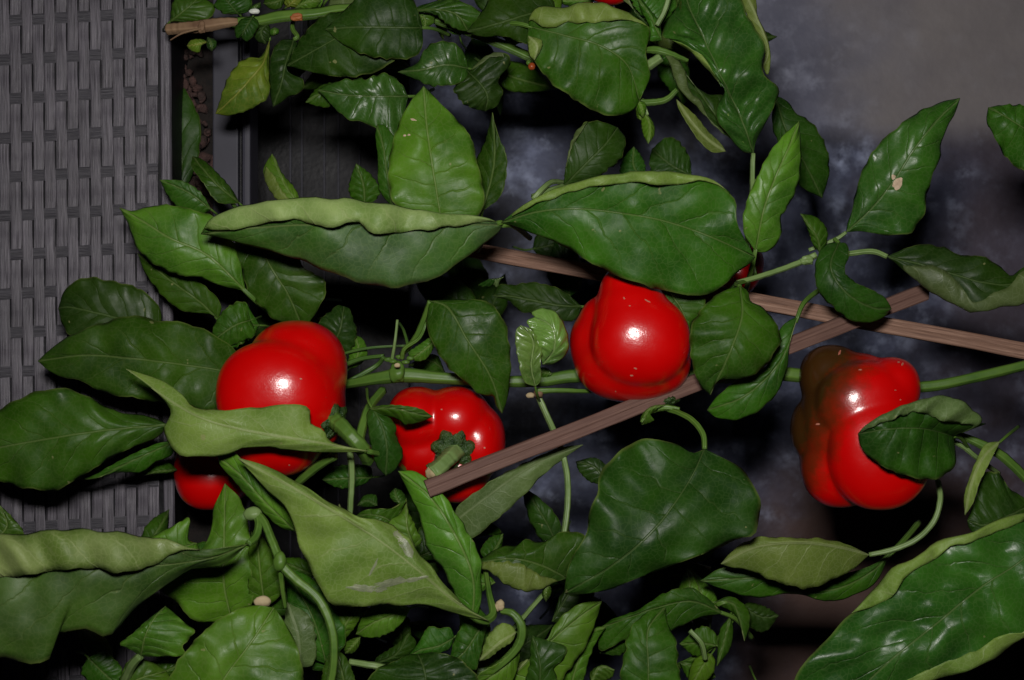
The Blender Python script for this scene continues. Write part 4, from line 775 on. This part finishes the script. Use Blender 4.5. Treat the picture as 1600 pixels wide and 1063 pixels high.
leaf(M_, 'M4', [(640, 672), (570, 690), (540, 755)], [(590, 675), (545, 705), (533, 740)], [(605, 690), (575, 715), (590, 735), (560, 750)], z=(.8, 1.3, .6), tone='light', pet=0)
stem(M_, 'branch', [(668, 740, .6), (690, 790, .6), (720, 850, .4), (740, 900, 0)], [4, 3, 2.6, 2.2], STEM_P)
stem(R_, 'branch', [(1152, 442, .2), (1200, 428, -.4), (1252, 409, -.8), (1275, 398, -.8)], [4.4, 4.6, 5, 5.4], STEM_P)
blob('node', (1262, 407, -.7), 7.5, STEM_P, R_, sq=(1.5, .9, .8), rough=.5)
stem(R_, 'branch', [(1154, 442, .2), (1132, 468, -1), (1115, 520, -2.4), (1118, 588, -3)], [4.4, 4.6, 5, 6], STEM_D)
stem(R_, 'branch', [(1495, 678, .2), (1530, 693, .4), (1565, 712, .5), (1620, 765, .3)], [5, 7, 7.5, 7], STEM)
stem(R_, 'branch', [(1480, 686, 0), (1505, 698, .1), (1522, 712, 0), (1560, 740, -2)], [3.6, 4, 4, 4], STEM_P)
stem(R_, 'branch', [(1470, 730, .2), (1440, 690, -1), (1420, 640, -2.4)], [4.4, 5, 5], STEM)
stem(R_, 'branch', [(1620, 760, .3), (1640, 700, -1.5), (1660, 560, -2.4)], [7, 8, 8], STEM)
stem(B_, 'branch', [(437, 880, 6.2), (462, 905, 6.4), (497, 935, 6.6), (518, 980, 6.8), (522, 1030, 6.8), (512, 1090, 6.4)], [7.5, 7, 6.8, 6.6, 6.4, 6.4], STEM)
stem(B_, 'branch', [(396, 802, 4.8), (410, 812, 5.2), (425, 845, 5.8), (438, 878, 6.2)], [8, 6.5, 6.5, 7.5], STEM)
stem(B_, 'branch', [(438, 882, 6.2), (440, 910, 5.6), (446, 950, 4.8)], [5, 4.2, 3], STEM)
blob('node', (396, 803, 5), 11, STEM_P, B_, sq=(1.3, .9, .8)); blob('node', (438, 878, 6.4), 11, STEM, B_, sq=(.9, 1.3, .9))
blob('bud_tip', (411, 940, 3.8), 9, CORK, B_, sq=(1.5, .9, .8))
stem(B_, 'branch', [(546, 1034, 2), (590, 1041, 2.2), (625, 1046, 1.4)], [5, 5.4, 3], STEM_P)
stem(B_, 'branch', [(700, 930, 5.2), (725, 952, 4.6), (757, 970, 3.6), (770, 960, 3), (765, 930, 2), (757, 880, -.5)], [5, 6, 6.6, 6.4, 5, 4], STEM)
stem(B_, 'branch', [(783, 955, 2.6), (800, 958, 2.8), (815, 978, 2.9), (812, 1005, 2.8), (780, 1040, 2.6), (735, 1068, 2)], [4.5, 6, 7, 7, 6, 5], STEM)
blob('dry_node', (782, 947, 2.6), 8, CORK, B_, rough=.5)
stem(B_, 'branch', [(853, 925, .2), (835, 945, 0), (800, 985, -.6), (770, 1010, -1.6)], [3.6, 4, 4, 4], STEM_P)
leaf(B_, 'Z2', [(690, 315), (660, 370), (665, 450)], [(645, 350), (635, 400)], [(705, 350), (700, 400)], z=(.6, .9, .4), tone='light', pet=0)
stem(B_, 'branch', [(1078, 985, -2.4), (1096, 1005, -2.2), (1102, 1030, -2.6)], [4, 4.2, 4], STEM_P)
stem(B_, 'branch', [(1120, 945, -3), (1140, 940, -3), (1150, 950, -3.2), (1100, 1020, -5), (900, 1080, -9), (520, 1080, -13)], [4.5, 4, 4, 5, 7, 8], STEM)
stem(B_, 'branch', [(512, 1090, 6.4), (520, 1110, 0), (520, 1090, -14)], [7, 8, 9], STEM)
stem(T_, 'woody_stem', [(262, 46, -5.5), (300, 43, -5), (325, 40, -4.8), (350, 36, -4.8), (372, 34, -4.8)], [9.5, 10, 10.5, 9, 6], BARK)
blob('node', (316, 43, -4.4), 9, BARK, T_, sq=(.7, 1, .6), rough=.5)
stem(T_, 'rootlet', [(316, 45, -4.3), (300, 48, -4.1), (283, 53, -4), (266, 63, -4)], [1.7, 1.7, 1.5, 1], BARK)
stem(T_, 'branch', [(340, 36, -5), (400, 33, -5), (440, 26, -4.8), (490, 22, -4.6), (540, 14, -5), (640, 20, -6), (760, 60, -7), (880, 110, -7), (990, 130, -5)], [7.5, 8.5, 9.5, 9, 8, 8, 8, 8, 8], STEM, nseg=8)
blob('rust_scar', (465, 27, -4.0), 7, plain('rust_scar', (0.22, 0.06, 0.015), (0.35, 0.12, 0.03), 200, .7), T_, sq=(1.5, .8, .5), rough=.6)
blob('flower_bud', (398, 18, -3.6), 7, plain('white_bud', (0.45, 0.5, 0.42), (0.7, 0.7, 0.65), 200, .6), T_, sq=(1.3, .6, .6))
stem(T_, 'branch', [(993, 113, -2.6), (1010, 104, -2.4), (1033, 89, -2)], [8, 8.5, 7.5], STEM_P)
stem(T_, 'branch', [(1026, 40, -1.4), (1038, 18, -1.2), (1048, -15, -1)], [4.5, 4.5, 4.5], STEM_P)
stem(T_, 'branch', [(993, 160, -3), (1020, 160, -2.8), (1042, 155, -2.6), (1058, 140, -2.4)], [5.5, 5.5, 5, 4], STEM)
stem(T_, 'branch', [(1000, 80, -2.4), (1020, 78, -2), (1040, 82, -1.8), (1075, 95, -2)], [3, 6, 6, 3], STEM)
stem(T_, 'branch', [(1180, 280, -2.2), (1172, 320, -3), (1168, 370, -4), (1180, 430, -4)], [4, 4, 4, 4], STEM)
stem(T_, 'branch', [(1003, 155, -3), (1010, 175, -3), (1012, 180, -3)], [3, 3, 2.6], STEM_P)
stem(M_, 'branch', [(833, 312, -3), (845, 298, -3), (862, 285, -4), (900, 290, -7)], [5.5, 5, 4.5, 4.5], STEM_P)
leaf(T_, 'Z6', [(160, 690), (185, 740), (200, 815)], [(155, 740), (170, 790)], [(215, 720), (215, 780)], z=(-2.6, -2.4, -2.8), tone='light', pet=0)

# ------------------------------------------------------------------ fruit
def fruit(name, label, center, lobes, ripef=None, k=.0022, sub=6, group='ripe bell peppers on the plants', flat=None):
    c0 = at(*center); root = thing(name, label, 'bell pepper', tuple(c0), group)
    bm = bmesh.new(); bmesh.ops.create_icosphere(bm, subdivisions=sub, radius=1)
    D = np.array([v.co[:] for v in bm.verts]); n = len(D)
    LC = [(at(x, y, z), np.array([rx, ry, rz])*PX) for x, y, z, rx, ry, rz in lobes]
    def f(P):
        ds = []
        for c, r in LC:
            q = (P-c)/r; l = (np.abs(q)**2.22).sum(-1)**(1/2.22); ds.append((l-1)*r.mean())
        ds = np.array(ds); return -k*np.log(np.exp(-ds/k).sum(0))
    ns = 90; rmax = .085; rr = np.linspace(.002, rmax, ns); last = np.full(n, .002)
    vals = np.array([f(c0+D*r) for r in rr])           # ns x n
    ins = vals < 0
    for i in range(n):
        w = np.nonzero(ins[:, i])[0]
        if len(w):
            j = w[-1]
            last[i] = rr[j] if j == ns-1 else rr[j]+(rr[j+1]-rr[j])*(-vals[j, i])/(vals[j+1, i]-vals[j, i])
    P = D*last[:, None]
    # remove stepping
    for v, p in zip(bm.verts, P): v.co = Vector(p)
    for _ in range(2): bmesh.ops.smooth_vert(bm, verts=bm.verts, factor=.5, use_axis_x=True, use_axis_y=True, use_axis_z=True)
    me = bpy.data.meshes.new('body'); bm.to_mesh(me); Q = np.array([v.co[:] for v in bm.verts])+c0; bm.free()
    me.polygons.foreach_set('use_smooth', [True]*len(me.polygons))
    a_ = me.attributes.new('ripe', 'FLOAT', 'POINT')
    if ripef: kz = (H-Q[:, 2])/H*PX; vals_ = [ripef(x/k_+800, 531.5-y/k_) for x, y, k_ in zip(Q[:, 0], Q[:, 1], kz)]
    else: vals_ = [1.3]*len(Q)
    a_.data.foreach_set('value', vals_)
    link('body', me, root, [PEP]); return root
def calyx(root, org, c, r, nrm, points=6, seed=1):
    """crinkled green cap sitting on the fruit"""
    (q,) = cv(org, [c]); cc = at(*q); R = r/ORG[org][2]*PX; N = Vector(nrm).normalized(); X = N.orthogonal().normalized(); Y = N.cross(X)
    V = []; F = []; nr, na = 9, 48
    for i in range(nr+1):
        t = i/nr
        for j in range(na):
            a_ = 2*math.pi*j/na; rr = R*t*(1+.16*math.cos(points*a_+seed)*t+.10*noise.noise((math.cos(a_)*2, math.sin(a_)*2, seed)))
            h = R*(.34*(1-t**2.2)-.16*t+.22*t*noise.noise((math.cos(a_)*7*t, math.sin(a_)*7*t, seed+9))+.12*noise.noise((math.cos(a_)*3*t, math.sin(a_)*3*t, seed+5))+.09*abs(math.sin(a_*points/2+seed))*t)
            V.append(np.array(Vector(cc)+X*rr*math.cos(a_)+Y*rr*math.sin(a_)+N*h))
    for i in range(nr):
        for j in range(na):
            q_ = (j+1) % na; F.append((i*na+j, i*na+q_, (i+1)*na+q_, (i+1)*na+j))
    o = mesh_obj('calyx', V, F, root, [CALYX]); so = o.modifiers.new('thickness', 'SOLIDIFY'); so.thickness = .0016; so.offset = -1
    return o
fA = fruit('bell_pepper', 'glossy red bell pepper at the left half covered by a pale leaf', (442, 615, -.4),
      [(426, 616, 1.4, 87, 82, 54), (464, 578, -.8, 79, 78, 74), (470, 620, .3, 64, 74, 64), (432, 668, -.9, 80, 78, 80), (500, 640, -.9, 40, 60, 56)], k=.0016)
calyx(fA, 'F', (520, 658, 1.1), 26, (.75, -.35, .5), 5, 2)
tube('stalk', [(520, 654, 1.4), (536, 668, 2.2), (552, 685, 2.6), (566, 700, 2.4), (576, 720, 1.2)], [13, 12, 11.5, 11.5, 10], STEM, fA, ribs=.1)
fB = fruit('bell_pepper', 'four-lobed red bell pepper with its crinkled stalk end facing the viewer, crossed by the stake', (700, 690, -2.6),
      [(652, 655, -2.2, 48, 52, 66), (712, 655, -2.3, 56, 52, 68), (748, 690, -2.4, 43, 58, 64), (715, 735, -2.4, 52, 52, 62), (660, 700, -2.6, 48, 50, 58)], k=.0011)
calyx(fB, 'F', (708, 704, 0), 30, (-.05, -.25, 1), 7, 4)
tube('stalk', [(712, 706, .2), (700, 718, 1.3), (688, 730, 1.8), (676, 740, 2.0)], [15, 13, 13, 15], STEM_P, fB, ribs=.1)
blob('stalk_scar', (676, 738, 2.0), 10, CORK, fB, sq=(1, 1, .8), rough=.4)
fC = fruit('bell_pepper', 'red bell pepper in the centre narrowing upward under the curled leaf', (990, 545, 0),
      [(1001, 532, 1.7, 76, 70, 50), (978, 468, .3, 43, 54, 50), (988, 498, .9, 60, 60, 56), (946, 508, -.3, 42, 46, 48), (985, 562, -.5, 88, 67, 76), (934, 536, -.9, 44, 52, 56), (1035, 558, -.1, 44, 56, 60)], k=.0011)
calyx(fC, 'F', (1042, 628, .0), 17, (.2, -.9, .3), 5, 1)
def ripeD(x, y):
    # green shoulders at the left and top left, red to the right
    d = (x-1268)*.80+(y-600)*.34
    r = (d-18)/84
    if y < 575: r += .25*max(0, (x-1310))/60-.1
    return max(-.2, min(1.3, r))
fD = fruit('bell_pepper', 'lobed bell pepper at the right turning from dark green to red', (1335, 670, .2),
      [(1374, 704, 1.3, 80, 92, 56), (1350, 632, .5, 78, 68, 58), (1392, 606, .1, 44, 48, 52), (1299, 590, -1.1, 50, 52, 50), (1277, 672, -1.5, 42, 54, 46), (1312, 724, -.9, 62, 70, 56), (1335, 660, -.8, 85, 110, 70)], ripef=ripeD, k=.0006, group=None)
calyx(fD, 'F', (1440, 668, .4), 24, (.9, 0, .3), 6, 6)
tube('stalk', [(1438, 668, .6), (1462, 676, .8), (1490, 684, .6)], [11, 9, 8], STEM, fD)
fE = fruit('bell_pepper', 'red bell pepper deep in the shade beside the planter corner, mostly hidden', (325, 745, -6.5),
      [(325, 748, -6.5, 50, 52, 52), (355, 735, -6.8, 46, 52, 50), (310, 730, -7, 38, 52, 48)])
calyx(fE, 'F', (395, 735, -6.5), 18, (1, .1, .2), 5, 8)
fF = fruit('bell_pepper', 'out of focus red bell pepper glimpsed beyond the tip of the curled leaf', (1154, 422, -14),
      [(1154, 427, -14, 34, 40, 40), (1167, 412, -14.4, 30, 36, 36), (1140, 412, -14.5, 30, 38, 36)], sub=5)
fG = fruit('bell_pepper', 'red bell pepper peeking from the very top edge behind leaves', (955, -22, -5),
      [(955, -22, -5, 30, 30, 32), (972, -28, -5, 26, 28, 30), (938, -28, -5.2, 26, 28, 30)], sub=5)
calyx(fG, 'F', (950, -38, -5), 12, (0, 1, .2), 5, 3)
br = thing('berry', 'tiny orange berry among the dark leaves near the top centre', 'berry', tuple(at(831, 104, -2.4)))
blob('body', (831, 104, -2.4), 6, plain('orange_berry', (0.22, 0.04, 0.01), (0.32, 0.07, 0.015), 100, .3), br, rough=.1)
blob('stalk_cap', (826, 98, -2.6), 4, STEM, br)
sc = plain('dry_scar', (0.42, 0.30, 0.20), (0.62, 0.48, 0.34), 300, .8, .8, .001)
from mathutils.bvhtree import BVHTree
def scar(lf, spots, mat, name='scar'):
    """thin dried patches that follow the surface of a leaf"""
    me = lf.data; og = origin(lf.parent); bt = BVHTree.FromPolygons([Vector(v.co)+Vector(og) for v in me.vertices], [p.vertices[:] for p in me.polygons]); cp = Vector((0, 0, H))
    for (cx, cy, rx, ry, an, sd) in spots:
        V = []; F = []; n = 22; hits = []
        for ring in (0, .5, 1):
            for j in range(n if ring else 1):
                a_ = 2*math.pi*j/n; k = ring*(1+.45*noise.noise((math.cos(a_)*1.3, math.sin(a_)*1.3, sd)))
                x, y = rx*k*math.cos(a_), ry*k*math.sin(a_); px = cx+x*math.cos(an)-y*math.sin(an); py = cy+x*math.sin(an)+y*math.cos(an)
                d = (Vector(at(px, py, 0))-cp).normalized(); h = bt.ray_cast(cp, d)
                if h[0] is None: hits.append(None); continue
                hits.append(np.array(h[0]-d*(.00055 if ring < 1 else .0003)))
        if any(h is None for h in hits): continue
        F = [(0, 1+j, 1+(j+1) % n) for j in range(n)]+[(1+j, 1+n+j, 1+n+(j+1) % n, 1+(j+1) % n) for j in range(n)]
        o = mesh_obj(name, hits, F, lf, [mat])
        o.location = (0, 0, 0)
scar(LEAFY['hole'], [(1402, 288, 7.5, 10, .4, 3), (1396, 277, 3.5, 4, 0, 8)], sc)
SILV = plain('silvery_scar', (0.14, 0.17, 0.09), (0.24, 0.26, 0.16), 160, .45)
scar(LEAFY['pale'], [(612, 910, 40, 6, -.25, 1), (575, 920, 34, 5, .08, 6), (648, 905, 18, 3.5, -.2, 9), (583, 888, 14, 2.2, -1.1, 4), (634, 855, 7, 22, -.55, 12), (622, 838, 5, 14, -.5, 15)], SILV)
scar(LEAFY['upright'], [(646, 187, 5, 1.6, .2, 2), (632, 212, 2.6, 1.6, 0, 5), (639, 211, 2.2, 1.6, 0, 7)], sc)
MARK = plain('pale_nick', (0.34, 0.08, 0.05), (0.5, 0.22, 0.15), 300, .6)
def nicks(root, spots):
    b = [c for c in root.children if c.name.startswith('body')][0]; me = b.data; og = Vector(root.location); cp = Vector((0, 0, H))
    bt = BVHTree.FromPolygons([v.co+og for v in me.vertices], [p.vertices[:] for p in me.polygons])
    for (cx, cy, rx, ry, an, sd) in spots:
        hits = []; n = 14
        for ring in (0, 1):
            for j in range(n if ring else 1):
                a_ = 2*math.pi*j/n; k = ring*(1+.5*noise.noise((math.cos(a_)*1.6, math.sin(a_)*1.6, sd))); x, y = rx*k*math.cos(a_), ry*k*math.sin(a_)
                d = (Vector(at(cx+x*math.cos(an)-y*math.sin(an), cy+x*math.sin(an)+y*math.cos(an), 0))-cp).normalized(); h = bt.ray_cast(cp, d)
                if h[0] is not None: hits.append(np.array(h[0]-d*.0002))
        if len(hits) == n+1: mesh_obj('skin_nick', hits, [(0, 1+j, 1+(j+1) % n) for j in range(n)], b, [MARK])
nicks(fC, [(993, 576, 2.6, 1.2, .3, 1), (987, 587, 2.6, 1.1, .1, 2), (975, 466, 2.2, 1, 1, 3), (1011, 470, 5, 1.1, .5, 4), (984, 478, 1.6, .9, 0, 5), (962, 612, 1.3, 1.1, 0, 6)])
nicks(fD, [(1322, 545, 5, 1.8, -.2, 1), (1312, 551, 1.6, 4, .4, 2), (1344, 578, 3, 1, 0, 3), (1410, 569, 1.4, 3, .5, 4), (1404, 566, 2.2, 1.2, 0, 5), (1278, 663, 4, 1.2, -.1, 6), (1399, 610, 1.5, 1, 0, 7), (1407, 625, 1.3, 1.1, 0, 8)])
nicks(fA, [(452, 727, 1.4, 1.2, 0, 1), (470, 592, 2, 1.2, .3, 2), (398, 655, 1.2, 1, 0, 4)])
nicks(fB, [(690, 640, 1.5, 1, 0, 1), (757, 700, 1.6, 1.1, .4, 3)])
print('leaves', nleaf[0])
